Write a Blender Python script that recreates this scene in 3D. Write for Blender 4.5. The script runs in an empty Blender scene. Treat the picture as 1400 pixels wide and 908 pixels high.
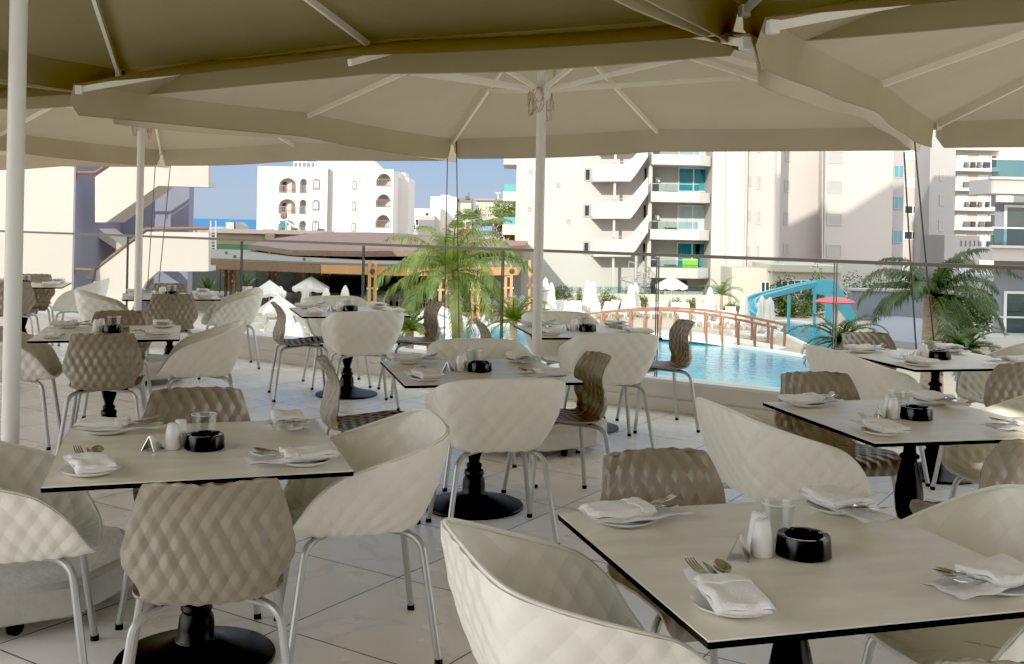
import bpy, bmesh, math, random
from mathutils import Matrix, Vector
random.seed(7)
R = math.radians
PI = math.pi
sc = bpy.context.scene
C = sc.collection

# ------------------------------------------------------------------ camera model
RO, Y0, F, H = 0.01997, 306.65, 1444.6, 1.5
def P(px, py, d):
    u = px - 700; v = py - Y0
    return Vector(((u*math.cos(RO)+v*math.sin(RO))*d/F, d, H-(-u*math.sin(RO)+v*math.cos(RO))*d/F))
def X(px, d): return P(px, 400, d).x
def Z(px, py, d): return P(px, py, d).z
def G(px, py, z):
    u = px - 700; v = py - Y0
    d = F*(H-z)/(-u*math.sin(RO)+v*math.cos(RO))
    p = P(px, py, d); p.z = z
    return p
cam = bpy.data.cameras.new('camera'); co = bpy.data.objects.new('camera', cam); C.objects.link(co)
cam.sensor_width = 36; cam.lens = F/1400*36; cam.shift_y = -(454-Y0)/1400
cam.clip_start = .05; cam.clip_end = 60000
Rv = Vector((math.cos(RO), 0, math.sin(RO))); Uv = Vector((-math.sin(RO), 0, math.cos(RO)))
M4 = Matrix(((Rv.x, Uv.x, 0, 0), (0, 0, -1, 0), (Rv.z, Uv.z, 0, H), (0, 0, 0, 1)))
co.matrix_world = M4
sc.camera = co
sc.view_settings.view_transform = 'Standard'; sc.view_settings.look = 'None'
sc.view_settings.exposure = 0; sc.view_settings.gamma = 1.22
sc.view_settings.use_curve_mapping = True
sc.view_settings.curve_mapping.black_level = (.015, .015, .015); sc.view_settings.curve_mapping.white_level = (.97, .97, .97)
sc.view_settings.curve_mapping.update()
sc.cycles.max_bounces = 12; sc.cycles.diffuse_bounces = 6; sc.cycles.transparent_max_bounces = 24
sc.cycles.caustics_reflective = False; sc.cycles.caustics_refractive = False
sc.cycles.sample_clamp_indirect = 6

# ------------------------------------------------------------------ light
SX, SY, SE = .30, .954, 17.0
w = bpy.data.worlds.new('World'); sc.world = w; w.use_nodes = True
nt = w.node_tree; bg = nt.nodes['Background']
sky = nt.nodes.new('ShaderNodeTexSky'); sky.sky_type = 'NISHITA'; sky.sun_disc = False
sky.sun_elevation = R(SE); sky.sun_rotation = math.atan2(-SX, -SY) % (2*PI)
sky.altitude = 0; sky.air_density = 1.0; sky.dust_density = .6; sky.ozone_density = 1.5
bg.inputs[1].default_value = .15
tcw = nt.nodes.new('ShaderNodeTexCoord'); spw = nt.nodes.new('ShaderNodeSeparateXYZ'); nt.links.new(tcw.outputs['Generated'], spw.inputs[0])
def wmath(op, a, b=None, c=None):
    n = nt.nodes.new('ShaderNodeMath'); n.operation = op
    for i, q in enumerate((a, b, c)):
        if q is None: continue
        if isinstance(q, (int, float)): n.inputs[i].default_value = q
        else: nt.links.new(q, n.inputs[i])
    return n.outputs[0]
# clear deep sky low over the sea in front, an added bright glow overhead and towards the sun as fill light
dd = wmath('SUBTRACT', spw.outputs['Y'], spw.outputs['Z'])
hz = nt.nodes.new('ShaderNodeMapRange'); hz.interpolation_type = 'SMOOTHSTEP'
hz.inputs[1].default_value = .55; hz.inputs[2].default_value = -.15; hz.inputs[3].default_value = 0; hz.inputs[4].default_value = 1
nt.links.new(dd, hz.inputs[0])
grd = nt.nodes.new('ShaderNodeValToRGB'); nt.links.new(spw.outputs['Z'], grd.inputs[0])
e_ = grd.color_ramp.elements; e_[0].position = 0; e_[0].color = (.33, .45, .63, 1); e_[1].position = .30; e_[1].color = (.13, .28, .60, 1)
e3 = e_.new(.10); e3.color = (.16, .33, .69, 1)
skm = nt.nodes.new('ShaderNodeMix'); skm.data_type = 'RGBA'; skm.inputs[0].default_value = .12
gsc = nt.nodes.new('ShaderNodeVectorMath'); gsc.operation = 'SCALE'; gsc.inputs['Scale'].default_value = 1/.15
nt.links.new(grd.outputs[0], gsc.inputs[0]); nt.links.new(gsc.outputs[0], skm.inputs[6]); nt.links.new(sky.outputs[0], skm.inputs[7])
haz = nt.nodes.new('ShaderNodeVectorMath'); haz.operation = 'MULTIPLY_ADD'
nt.links.new(sky.outputs[0], haz.inputs[0]); haz.inputs[1].default_value = (.4, .4, .4); HZ = 13.5; haz.inputs[2].default_value = (1.02*HZ, HZ, .965*HZ)
fin = nt.nodes.new('ShaderNodeMix'); fin.data_type = 'RGBA'; nt.links.new(hz.outputs[0], fin.inputs[0])
nt.links.new(skm.outputs[2], fin.inputs[6]); nt.links.new(haz.outputs[0], fin.inputs[7])
nt.links.new(fin.outputs[2], bg.inputs[0])
sl = bpy.data.lights.new('sun', 'SUN'); sl.energy = 5.0; sl.angle = R(.3); sl.color = (1, .9, .76)
so = bpy.data.objects.new('sun', sl); C.objects.link(so)
dv = Vector((SX*math.cos(R(SE)), SY*math.cos(R(SE)), -math.sin(R(SE))))
so.rotation_euler = dv.to_track_quat('-Z', 'Y').to_euler(); so.location = (-20, -60, 40)

# ------------------------------------------------------------------ materials
def mat(name, col, rough=.6, metal=0, noise=0, nscale=8, bump=0, bscale=60, spec=.5, trans=0, sss=0, stretch=None, coat=0):
    m = bpy.data.materials.new(name); m.use_nodes = True
    t = m.node_tree; b = t.nodes['Principled BSDF']
    b.inputs['Base Color'].default_value = (*col, 1); b.inputs['Roughness'].default_value = rough
    b.inputs['Metallic'].default_value = metal; b.inputs['Specular IOR Level'].default_value = spec
    if coat: b.inputs['Coat Weight'].default_value = coat
    tc = t.nodes.new('ShaderNodeTexCoord')
    src = tc.outputs['Object']
    if stretch:
        mp = t.nodes.new('ShaderNodeMapping'); mp.inputs['Scale'].default_value = stretch
        t.links.new(src, mp.inputs[0]); src = mp.outputs[0]
    if noise:
        n = t.nodes.new('ShaderNodeTexNoise'); n.inputs['Scale'].default_value = nscale; n.inputs['Detail'].default_value = 6
        t.links.new(src, n.inputs['Vector'])
        r = t.nodes.new('ShaderNodeMapRange'); r.inputs[1].default_value = .25; r.inputs[2].default_value = .75
        r.inputs[3].default_value = 1-noise; r.inputs[4].default_value = 1+noise
        t.links.new(n.outputs[0], r.inputs[0])
        mx = t.nodes.new('ShaderNodeVectorMath'); mx.operation = 'SCALE'; mx.inputs[0].default_value = col
        t.links.new(r.outputs[0], mx.inputs['Scale']); t.links.new(mx.outputs[0], b.inputs['Base Color'])
    if bump:
        n2 = t.nodes.new('ShaderNodeTexNoise'); n2.inputs['Scale'].default_value = bscale; n2.inputs['Detail'].default_value = 4
        t.links.new(src, n2.inputs['Vector'])
        bp = t.nodes.new('ShaderNodeBump'); bp.inputs['Strength'].default_value = bump; bp.inputs['Distance'].default_value = .02
        t.links.new(n2.outputs[0], bp.inputs['Height']); t.links.new(bp.outputs[0], b.inputs['Normal'])
    if trans:
        tr = t.nodes.new('ShaderNodeBsdfTranslucent'); tr.inputs[0].default_value = (*[min(1, c*1.1) for c in col], 1)
        ms = t.nodes.new('ShaderNodeMixShader'); ms.inputs[0].default_value = trans
        out = t.nodes['Material Output']
        t.links.new(b.outputs[0], ms.inputs[1]); t.links.new(tr.outputs[0], ms.inputs[2]); t.links.new(ms.outputs[0], out.inputs[0])
    return m
def glassmat(name, tint, refl=1.0, rough=0.0, f0=.006, f90=.30):
    m = bpy.data.materials.new(name); m.use_nodes = True; t = m.node_tree
    t.nodes.remove(t.nodes['Principled BSDF']); out = t.nodes['Material Output']
    tr = t.nodes.new('ShaderNodeBsdfTransparent'); tr.inputs[0].default_value = (*tint, 1)
    gl = t.nodes.new('ShaderNodeBsdfGlossy'); gl.inputs['Roughness'].default_value = rough; gl.inputs[0].default_value = (refl, refl, refl, 1)
    lw = t.nodes.new('ShaderNodeLayerWeight'); lw.inputs[0].default_value = .5
    pw = t.nodes.new('ShaderNodeMath'); pw.operation = 'POWER'; pw.inputs[1].default_value = 5; t.links.new(lw.outputs['Facing'], pw.inputs[0])
    fr = t.nodes.new('ShaderNodeMath'); fr.operation = 'MULTIPLY_ADD'; fr.inputs[1].default_value = f90; fr.inputs[2].default_value = f0; t.links.new(pw.outputs[0], fr.inputs[0])
    ms = t.nodes.new('ShaderNodeMixShader')
    t.links.new(fr.outputs[0], ms.inputs[0]); t.links.new(tr.outputs[0], ms.inputs[1]); t.links.new(gl.outputs[0], ms.inputs[2]); t.links.new(ms.outputs[0], out.inputs[0])
    return m
m_white = mat('cream_plastic', (.83, .82, .735), .34, noise=.03, nscale=3)
m_brown = mat('taupe_plastic', (.245, .208, .16), .33, noise=.04, nscale=4)
m_leg = mat('grey_lacquered_steel', (.42, .42, .41), .35, .6)
m_dark = mat('black_rubber', (.015, .015, .015), .6)
m_iron = mat('black_cast_iron', (.009, .0095, .011), .42, noise=.2, nscale=20, bump=.05, bscale=150, spec=.35)
m_top = mat('stone_laminate', (.76, .735, .63), .36, noise=.14, nscale=5, bump=.02, bscale=90, stretch=(1, 2.6, 1))
m_edge = mat('black_laminate_core', (.007, .006, .005), .6, spec=.2)
m_china = mat('white_china', (.82, .82, .80), .12)
m_linen = mat('white_linen', (.87, .865, .86), .85, bump=.25, bscale=220, noise=.03)
m_steel = mat('stainless_steel', (.62, .61, .58), .18, 1, noise=.08, nscale=40)
m_ash = mat('black_melamine', (.006, .006, .0065), .22, spec=.4)
m_pole = mat('white_painted_pole', (.74, .73, .70), .35, noise=.03)
m_rib = mat('ivory_aluminium', (.82, .78, .67), .4)
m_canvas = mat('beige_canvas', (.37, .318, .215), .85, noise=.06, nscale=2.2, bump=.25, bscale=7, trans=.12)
m_canvas2 = mat('shade_toned_canvas', (.225, .193, .11), .85, noise=.07, nscale=2.2, bump=.25, bscale=7, trans=.03)  # same beige canvas, darkened to stand for dimmer light on the near row
m_conc = mat('cast_concrete', (.46, .45, .42), .85, noise=.16, nscale=6, bump=.25, bscale=40)
m_kerb = mat('painted_kerb', (.62, .58, .52), .6, noise=.06, nscale=3)
m_alu = mat('bronze_aluminium', (.12, .105, .085), .35, .5)
m_rope = mat('dark_rope', (.09, .08, .075), .8)
m_cord = mat('speckled_cord', (.5, .38, .30), .8, noise=.5, nscale=60)
m_clear = glassmat('balustrade_glass', (.92, .965, .955), .9)
m_tumbler = glassmat('tumbler_glass', (.90, .92, .91), 1, f0=.045, f90=.7)
m_wall = mat('white_render', (.455, .44, .42), .8, noise=.035, nscale=.35)
m_wall2 = mat('pale_pink_render', (.41, .385, .365), .8, noise=.035, nscale=.3)
m_wall3 = mat('cream_render', (.46, .43, .37), .8, noise=.05, nscale=.3)
m_grey = mat('pale_grey_render', (.31, .305, .31), .8, noise=.04, nscale=.3)
m_bright = mat('whitewash', (.53, .515, .495), .8, noise=.03, nscale=.4)
m_win = mat('dark_window_glass', (.02, .035, .04), .06, noise=.3, nscale=.8)
m_winb = mat('blue_curtained_glass', (.03, .22, .30), .15, noise=.35, nscale=3, stretch=(6, 1, .3))
m_winp = mat('pale_curtained_glass', (.42, .52, .58), .15, noise=.3, nscale=3, stretch=(6, 1, .3))
m_frame = mat('white_window_frame', (.78, .78, .76), .4)
m_bframe = mat('brown_window_frame', (.10, .045, .03), .5)
m_balg = glassmat('balcony_glass', (.72, .84, .84), 1)
m_balt = mat('teal_balcony_glass', (.10, .36, .40), .1)
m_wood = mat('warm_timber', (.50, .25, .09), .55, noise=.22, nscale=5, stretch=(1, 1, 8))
m_wood2 = mat('dark_and_shade_timber', (.16, .085, .045), .6, noise=.25, nscale=5)  # its dark tone also stands for shade on left pergola timbers
m_rail = mat('brown_handrail', (.10, .045, .03), .4, noise=.15)
m_roof = mat('brown_shingle', (.16, .10, .085), .85, noise=.15, nscale=2)
m_green = mat('green_paint', (.04, .14, .06), .7, noise=.1, nscale=1)
m_sand = mat('sandstone_paint', (.27, .20, .145), .8, noise=.08, nscale=1)
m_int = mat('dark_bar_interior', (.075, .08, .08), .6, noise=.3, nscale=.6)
m_intg = mat('grey_bar_wall', (.30, .29, .27), .7, noise=.12, nscale=1)
m_slide = mat('turquoise_fibreglass', (.08, .42, .56), .3, noise=.06, nscale=1)
m_red = mat('red_fibreglass', (.62, .035, .05), .3, noise=.05)
m_wplas = mat('white_resin', (.80, .79, .76), .45)
m_wcan = mat('white_parasol_canvas', (.80, .78, .74), .85, noise=.05, nscale=4, trans=.25)
m_bark = mat('palm_bark', (.30, .23, .16), .9, noise=.3, nscale=9, bump=.6, bscale=14, stretch=(1, 1, 4))
def leafmat(name, a, b, scale=1.5):
    m = bpy.data.materials.new(name); m.use_nodes = True; t = m.node_tree; bs = t.nodes['Principled BSDF']
    tc = t.nodes.new('ShaderNodeTexCoord'); n = t.nodes.new('ShaderNodeTexNoise'); n.inputs['Scale'].default_value = scale; n.inputs['Detail'].default_value = 5
    cr = t.nodes.new('ShaderNodeValToRGB'); cr.color_ramp.elements[0].position = .32; cr.color_ramp.elements[1].position = .68
    cr.color_ramp.elements[0].color = (*a, 1); cr.color_ramp.elements[1].color = (*b, 1)
    t.links.new(tc.outputs['Object'], n.inputs['Vector']); t.links.new(n.outputs[0], cr.inputs[0]); t.links.new(cr.outputs[0], bs.inputs['Base Color'])
    bs.inputs['Roughness'].default_value = .5
    tr = t.nodes.new('ShaderNodeBsdfTranslucent'); t.links.new(cr.outputs[0], tr.inputs[0])
    ms = t.nodes.new('ShaderNodeMixShader'); ms.inputs[0].default_value = .35
    t.links.new(bs.outputs[0], ms.inputs[1]); t.links.new(tr.outputs[0], ms.inputs[2]); t.links.new(ms.outputs[0], t.nodes['Material Output'].inputs[0])
    return m
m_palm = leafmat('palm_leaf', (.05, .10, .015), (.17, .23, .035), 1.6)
m_palmd = leafmat('dark_shaded_palm_leaf', (.022, .045, .016), (.075, .105, .03), 1.4)  # green darkened to stand for the shade on the right
m_leaf = leafmat('shrub_leaf', (.05, .10, .02), (.16, .24, .05), 2)
m_leafd = leafmat('hedge_leaf', (.025, .05, .018), (.07, .11, .03), 1.2)
m_leafr = leafmat('reddish_leaf', (.06, .11, .03), (.22, .09, .03), 1.5)
m_dry = leafmat('dry_leaf', (.25, .18, .09), (.38, .30, .16), 3)

# ------------------------------------------------------------------ mesh builder
class MB:
    def __init__(s): s.v = []; s.f = []
    def add(s, vs, fs, M=None):
        o = len(s.v)
        s.v += [tuple(M @ Vector(p)) if M else tuple(p) for p in vs]
        s.f += [tuple(i+o for i in f) for f in fs]
    def hexa(s, p):   # 4 bottom ccw + 4 top ccw
        s.add(p, [(3, 2, 1, 0), (4, 5, 6, 7), (0, 1, 5, 4), (1, 2, 6, 5), (2, 3, 7, 6), (3, 0, 4, 7)])
    def box(s, c, d, rz=0, M=None):
        x, y, z = d[0]/2, d[1]/2, d[2]/2
        T = Matrix.Translation(c) @ Matrix.Rotation(rz, 4, 'Z')
        if M: T = M @ T
        ps = [T @ Vector(q) for q in [(-x, -y, -z), (x, -y, -z), (x, y, -z), (-x, y, -z), (-x, -y, z), (x, -y, z), (x, y, z), (-x, y, z)]]
        s.hexa(ps)
    def span(s, x0, x1, y0, y1, z0, z1):
        s.box(((x0+x1)/2, (y0+y1)/2, (z0+z1)/2), (abs(x1-x0), abs(y1-y0), abs(z1-z0)))
    def bar(s, a, b, w, h):
        a = Vector(a); b = Vector(b); d = (b-a); L = d.length
        q = d.to_track_quat('Y', 'Z')
        T = Matrix.Translation((a+b)/2) @ q.to_matrix().to_4x4()
        s.box((0, 0, 0), (w, L, h), M=T)
    def tube(s, pts, r, n=8, caps=True):
        pts = [Vector(p) for p in pts]; N = len(pts)
        rs = r if isinstance(r, (list, tuple)) else [r]*N
        prev = None; rings = []; o = len(s.v)
        for i, p in enumerate(pts):
            d = (pts[min(i+1, N-1)]-pts[max(i-1, 0)]).normalized()
            if prev is None:
                a = Vector((0, 0, 1)) if abs(d.z) < .9 else Vector((1, 0, 0))
                x = d.cross(a).normalized()
            else:
                x = (prev - d*prev.dot(d)).normalized()
            prev = x; y = d.cross(x)
            for k in range(n):
                a = 2*PI*k/n
                s.v.append(tuple(p + (x*math.cos(a)+y*math.sin(a))*rs[i]))
        for i in range(N-1):
            for k in range(n):
                a, b = o+i*n+k, o+i*n+(k+1) % n
                s.f.append((a, b, b+n, a+n))
        if caps:
            s.f.append(tuple(o+k for k in reversed(range(n)))); s.f.append(tuple(o+(N-1)*n+k for k in range(n)))
    def lathe(s, prof, n=24, c=(0, 0, 0), fn=None):
        o = len(s.v); m = len(prof)
        for (r, z) in prof:
            for k in range(n):
                a = 2*PI*k/n
                rr, zz = fn(r, z, a) if fn else (r, z)
                s.v.append((c[0]+rr*math.cos(a), c[1]+rr*math.sin(a), c[2]+zz))
        for i in range(m-1):
            for k in range(n):
                a, b = o+i*n+k, o+i*n+(k+1) % n
                s.f.append((a, b, b+n, a+n))
        if prof[0][0] > 1e-5: s.f.append(tuple(o+k for k in reversed(range(n))))
        if prof[-1][0] > 1e-5: s.f.append(tuple(o+(m-1)*n+k for k in range(n)))
    def prism(s, poly, d):   # list of 3d points of one face + extrusion vector
        n = len(poly); d = Vector(d)
        vs = [tuple(Vector(p)) for p in poly]+[tuple(Vector(p)+d) for p in poly]
        s.add(vs, [tuple(range(n)), tuple(reversed(range(n, 2*n)))]+[(i, i+n, (i+1) % n+n, (i+1) % n) for i in range(n)])
    def grid(s, fn, nu, nv):
        o = len(s.v)
        for i in range(nu):
            for j in range(nv):
                s.v.append(tuple(fn(i/(nu-1), j/(nv-1))))
        for i in range(nu-1):
            for j in range(nv-1):
                a = o+i*nv+j; s.f.append((a, a+nv, a+nv+1, a+1))
    def build(s, name, m, parent=None, angle=35, fix=True, pos=None):
        me = bpy.data.meshes.new(name)
        me.from_pydata([tuple(p) for p in s.v], [], s.f)
        if fix:
            bm = bmesh.new(); bm.from_mesh(me)
            bmesh.ops.remove_doubles(bm, verts=bm.verts, dist=1e-6)
            bmesh.ops.recalc_face_normals(bm, faces=bm.faces); bm.to_mesh(me); bm.free()
        if angle:
            me.polygons.foreach_set('use_smooth', [True]*len(me.polygons)); me.set_sharp_from_angle(angle=R(angle))
        me.materials.append(m)
        o = bpy.data.objects.new(name, me); C.objects.link(o)
        if parent is not None: o.parent = parent
        if pos is not None: o.location = pos
        return o
def tag(o, label, cat, group=None):
    o['label'] = label; o['category'] = cat
    if group: o['group'] = group
    return o
def thing(name, label, cat, loc=(0, 0, 0), rz=0, group=None):
    o = bpy.data.objects.new(name, None); C.objects.link(o)
    o.location = loc; o.rotation_euler = (0, 0, rz); o.empty_display_size = .1
    return tag(o, label, cat, group)
def struct(o): o['kind'] = 'structure'; return o
def dup(root, loc, rz=0, label=None, group=None, scale=None):
    r = root.copy(); C.objects.link(r); r.location = loc; r.rotation_euler = (0, 0, rz)
    if scale: r.scale = scale
    if label: r['label'] = label
    if group: r['group'] = group
    for ch in list(root.children):
        c = ch.copy(); C.objects.link(c); c.parent = r
        for g in list(ch.children):
            d = g.copy(); C.objects.link(d); d.parent = c
    return r
class Kind:     # first call moves the prototype, later calls copy it
    def __init__(s, proto): s.p = proto; s.used = False
    def put(s, loc, rz=0, label=None, group=None, scale=None):
        if not s.used:
            s.used = True; s.p.location = loc; s.p.rotation_euler = (0, 0, rz)
            if label: s.p['label'] = label
            if group: s.p['group'] = group
            if scale: s.p.scale = scale
            return s.p
        return dup(s.p, loc, rz, label, group, scale)
def text_mesh(body, size, m, parent, M, name='lettering', ext=.004, align='CENTER'):
    cu = bpy.data.curves.new(name, 'FONT'); cu.body = body; cu.size = size; cu.extrude = ext
    cu.align_x = align; cu.align_y = 'CENTER'; cu.offset = size*.012
    t = bpy.data.objects.new(name+'_curve', cu); C.objects.link(t)
    bpy.context.view_layer.update()
    me = bpy.data.meshes.new_from_object(t.evaluated_get(bpy.context.evaluated_depsgraph_get()))
    bpy.data.objects.remove(t); bpy.data.curves.remove(cu)
    me.materials.clear(); me.materials.append(m); me.transform(M)
    o = bpy.data.objects.new(name, me); C.objects.link(o); o.parent = parent
    return o
def crom(pts, t):
    n = len(pts)-1; x = t*n; i = min(int(x), n-1); f = x-i
    p = [Vector(pts[max(0, min(n, i+k))]) for k in (-1, 0, 1, 2)]
    return .5*((2*p[1])+(p[2]-p[0])*f+(2*p[0]-5*p[1]+4*p[2]-p[3])*f*f+(3*p[1]-p[0]-3*p[2]+p[3])*f**3)
def tri(x): x = x-math.floor(x); return 1-abs(2*x-1)
def quilt(a, b):
    return .2*(abs(math.sin(PI*a))+abs(math.sin(PI*b)))+.3*(tri(a)+tri(b))
Q = []

# ------------------------------------------------------------------ terrace
LA, LB = 9.4895, -.6736            # balustrade line y = LA + LB x
e1 = Vector((.8294, -.5587, 0)); nin = Vector((-.5587, -.8294, 0))
def onl(x, off=0): return Vector((x, LA+LB*x, 0)) + nin*off
# floor slab
def tilemat():
    m = bpy.data.materials.new('marble_floor_tile'); m.use_nodes = True; t = m.node_tree; b = t.nodes['Principled BSDF']
    tc = t.nodes.new('ShaderNodeTexCoord'); mp = t.nodes.new('ShaderNodeMapping')
    mp.inputs['Rotation'].default_value = (0, 0, R(32.5))
    t.links.new(tc.outputs['Object'], mp.inputs[0])
    sp = t.nodes.new('ShaderNodeSeparateXYZ'); t.links.new(mp.outputs[0], sp.inputs[0])
    TS = .69; fr = []; ids = []
    for k, off in ((0, 2.775), (1, 3.518)):
        a = t.nodes.new('ShaderNodeMath'); a.operation = 'SUBTRACT'; a.inputs[1].default_value = (-off if k == 0 else off) - 69
        t.links.new(sp.outputs[k], a.inputs[0])
        d = t.nodes.new('ShaderNodeMath'); d.operation = 'DIVIDE'; d.inputs[1].default_value = TS; t.links.new(a.outputs[0], d.inputs[0])
        f = t.nodes.new('ShaderNodeMath'); f.operation = 'FRACT'; t.links.new(d.outputs[0], f.inputs[0])
        fl = t.nodes.new('ShaderNodeMath'); fl.operation = 'FLOOR'; t.links.new(d.outputs[0], fl.inputs[0]); ids.append(fl)
        p = t.nodes.new('ShaderNodeMath'); p.operation = 'PINGPONG'; p.inputs[1].default_value = .5; t.links.new(f.outputs[0], p.inputs[0]); fr.append(p)
    mn = t.nodes.new('ShaderNodeMath'); mn.operation = 'MINIMUM'; t.links.new(fr[0].outputs[0], mn.inputs[0]); t.links.new(fr[1].outputs[0], mn.inputs[1])
    g = t.nodes.new('ShaderNodeMapRange'); g.inputs[1].default_value = .0035; g.inputs[2].default_value = .0062; t.links.new(mn.outputs[0], g.inputs[0])
    cv = t.nodes.new('ShaderNodeCombineXYZ'); t.links.new(ids[0].outputs[0], cv.inputs[0]); t.links.new(ids[1].outputs[0], cv.inputs[1])
    wn = t.nodes.new('ShaderNodeTexWhiteNoise'); t.links.new(cv.outputs[0], wn.inputs['Vector'])
    # veins
    off = t.nodes.new('ShaderNodeVectorMath'); off.operation = 'SCALE'; off.inputs['Scale'].default_value = 20; t.links.new(wn.outputs['Color'], off.inputs[0])
    ad = t.nodes.new('ShaderNodeVectorMath'); ad.operation = 'ADD'; t.links.new(mp.outputs[0], ad.inputs[0]); t.links.new(off.outputs[0], ad.inputs[1])
    n = t.nodes.new('ShaderNodeTexNoise'); n.inputs['Scale'].default_value = 1.5; n.inputs['Detail'].default_value = 8; n.inputs['Distortion'].default_value = 1.0
    t.links.new(ad.outputs[0], n.inputs['Vector'])
    r1 = t.nodes.new('ShaderNodeMath'); r1.operation = 'SUBTRACT'; r1.inputs[1].default_value = .5; t.links.new(n.outputs[0], r1.inputs[0])
    r2 = t.nodes.new('ShaderNodeMath'); r2.operation = 'ABSOLUTE'; t.links.new(r1.outputs[0], r2.inputs[0])
    r3 = t.nodes.new('ShaderNodeMapRange'); r3.inputs[1].default_value = 0; r3.inputs[2].default_value = .03; r3.inputs[3].default_value = .88; r3.inputs[4].default_value = 1; t.links.new(r2.outputs[0], r3.inputs[0])
    n2 = t.nodes.new('ShaderNodeTexNoise'); n2.inputs['Scale'].default_value = 2.2; n2.inputs['Detail'].default_value = 5; t.links.new(ad.outputs[0], n2.inputs['Vector'])
    r4 = t.nodes.new('ShaderNodeMapRange'); r4.inputs[3].default_value = .90; r4.inputs[4].default_value = 1.06
    tv = t.nodes.new('ShaderNodeMath'); tv.operation = 'MULTIPLY_ADD'; tv.inputs[1].default_value = .35; t.links.new(wn.outputs['Value'], tv.inputs[0]); t.links.new(n2.outputs[0], tv.inputs[2]); t.links.new(tv.outputs[0], r4.inputs[0])
    mu = t.nodes.new('ShaderNodeMath'); mu.operation = 'MULTIPLY'; t.links.new(r3.outputs[0], mu.inputs[0]); t.links.new(r4.outputs[0], mu.inputs[1])
    sc_ = t.nodes.new('ShaderNodeVectorMath'); sc_.operation = 'SCALE'; sc_.inputs[0].default_value = (.88, .85, .80); t.links.new(mu.outputs[0], sc_.inputs['Scale'])
    mix = t.nodes.new('ShaderNodeMix'); mix.data_type = 'RGBA'; mix.inputs[6].default_value = (.07, .065, .06, 1)
    t.links.new(g.outputs[0], mix.inputs[0]); t.links.new(sc_.outputs[0], mix.inputs[7]); t.links.new(mix.outputs[2], b.inputs['Base Color'])
    rr = t.nodes.new('ShaderNodeMapRange'); rr.inputs[3].default_value = .20; rr.inputs[4].default_value = .34; t.links.new(n2.outputs[0], rr.inputs[0]); t.links.new(rr.outputs[0], b.inputs['Roughness'])
    bp = t.nodes.new('ShaderNodeBump'); bp.inputs['Distance'].default_value = .002; bp.inputs['Strength'].default_value = .6; t.links.new(g.outputs[0], bp.inputs['Height']); t.links.new(bp.outputs[0], b.inputs['Normal'])
    return m
xa, xb = -12.5, 9.5
fl = MB()
pa, pb = onl(xa), onl(xb)
poly = [pb, pa, Vector((-13.5, 10, 0)), Vector((-13.5, -8, 0)), Vector((12, -8, 0)), Vector((12, 2, 0))]
fl.prism([Vector((p.x, p.y, 0)) for p in poly], (0, 0, -.3))
struct(fl.build('terrace_floor', tilemat(), angle=0))

# balustrade
rail = thing('glass_balustrade', 'frameless clear glass balustrade with dark top rail along the terrace edge', 'railing', (0, 0, 0))
kb = MB()
def strip(mb, off0, off1, z0, z1):
    a0, a1, b0, b1 = onl(xa, off0), onl(xa, off1), onl(xb, off0), onl(xb, off1)
    ps = [a1, b1, b0, a0]
    mb.hexa([Vector((p.x, p.y, z0)) for p in ps]+[Vector((p.x, p.y, z1)) for p in ps])
strip(kb, -.16, .0, -.35, .235); kb.build('kerb', m_kerb, rail)
kc = MB(); strip(kc, -.18, .03, .238, .262); kc.build('kerb_coping', mat('kerb_coping_paint', (.70, .68, .64), .45), rail)
sk = MB(); strip(sk, .003, .018, .002, .105); sk.build('skirting', m_kerb, rail)
js = [-12.3, -9.9, -8.2, -6.487, -4.63, -2.98, -1.51, -.11, 1.18, 2.40, 3.6, 4.8, 6.0, 7.4, 8.9]
for a, b in zip(js[:-1], js[1:]):
    g = MB(); p, q = onl(a, -.06)+e1*.012, onl(b, -.06)-e1*.012
    n_ = nin*.006
    ps = [p-n_, q-n_, q+n_, p+n_]
    g.hexa([Vector((v.x, v.y, .262)) for v in ps]+[Vector((v.x, v.y, 1.258)) for v in ps]); g.build('glass_panel', m_clear, rail, angle=0)
    for q_, sg in ((p, 1), (q, -1)):
        e = MB(); e.box((q_.x-e1.x*.003*sg, q_.y-e1.y*.003*sg, .76), (.006, .016, .99), math.atan2(e1.y, e1.x))
        e.build('panel_edge', mat('glass_edge_green', (.02, .045, .04), .2) if 'glass_edge_green' not in bpy.data.materials else bpy.data.materials['glass_edge_green'], rail, angle=0)
tr = MB(); strip(tr, -.08, -.04, 1.258, 1.284); tr.build('top_rail', m_alu, rail)

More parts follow.
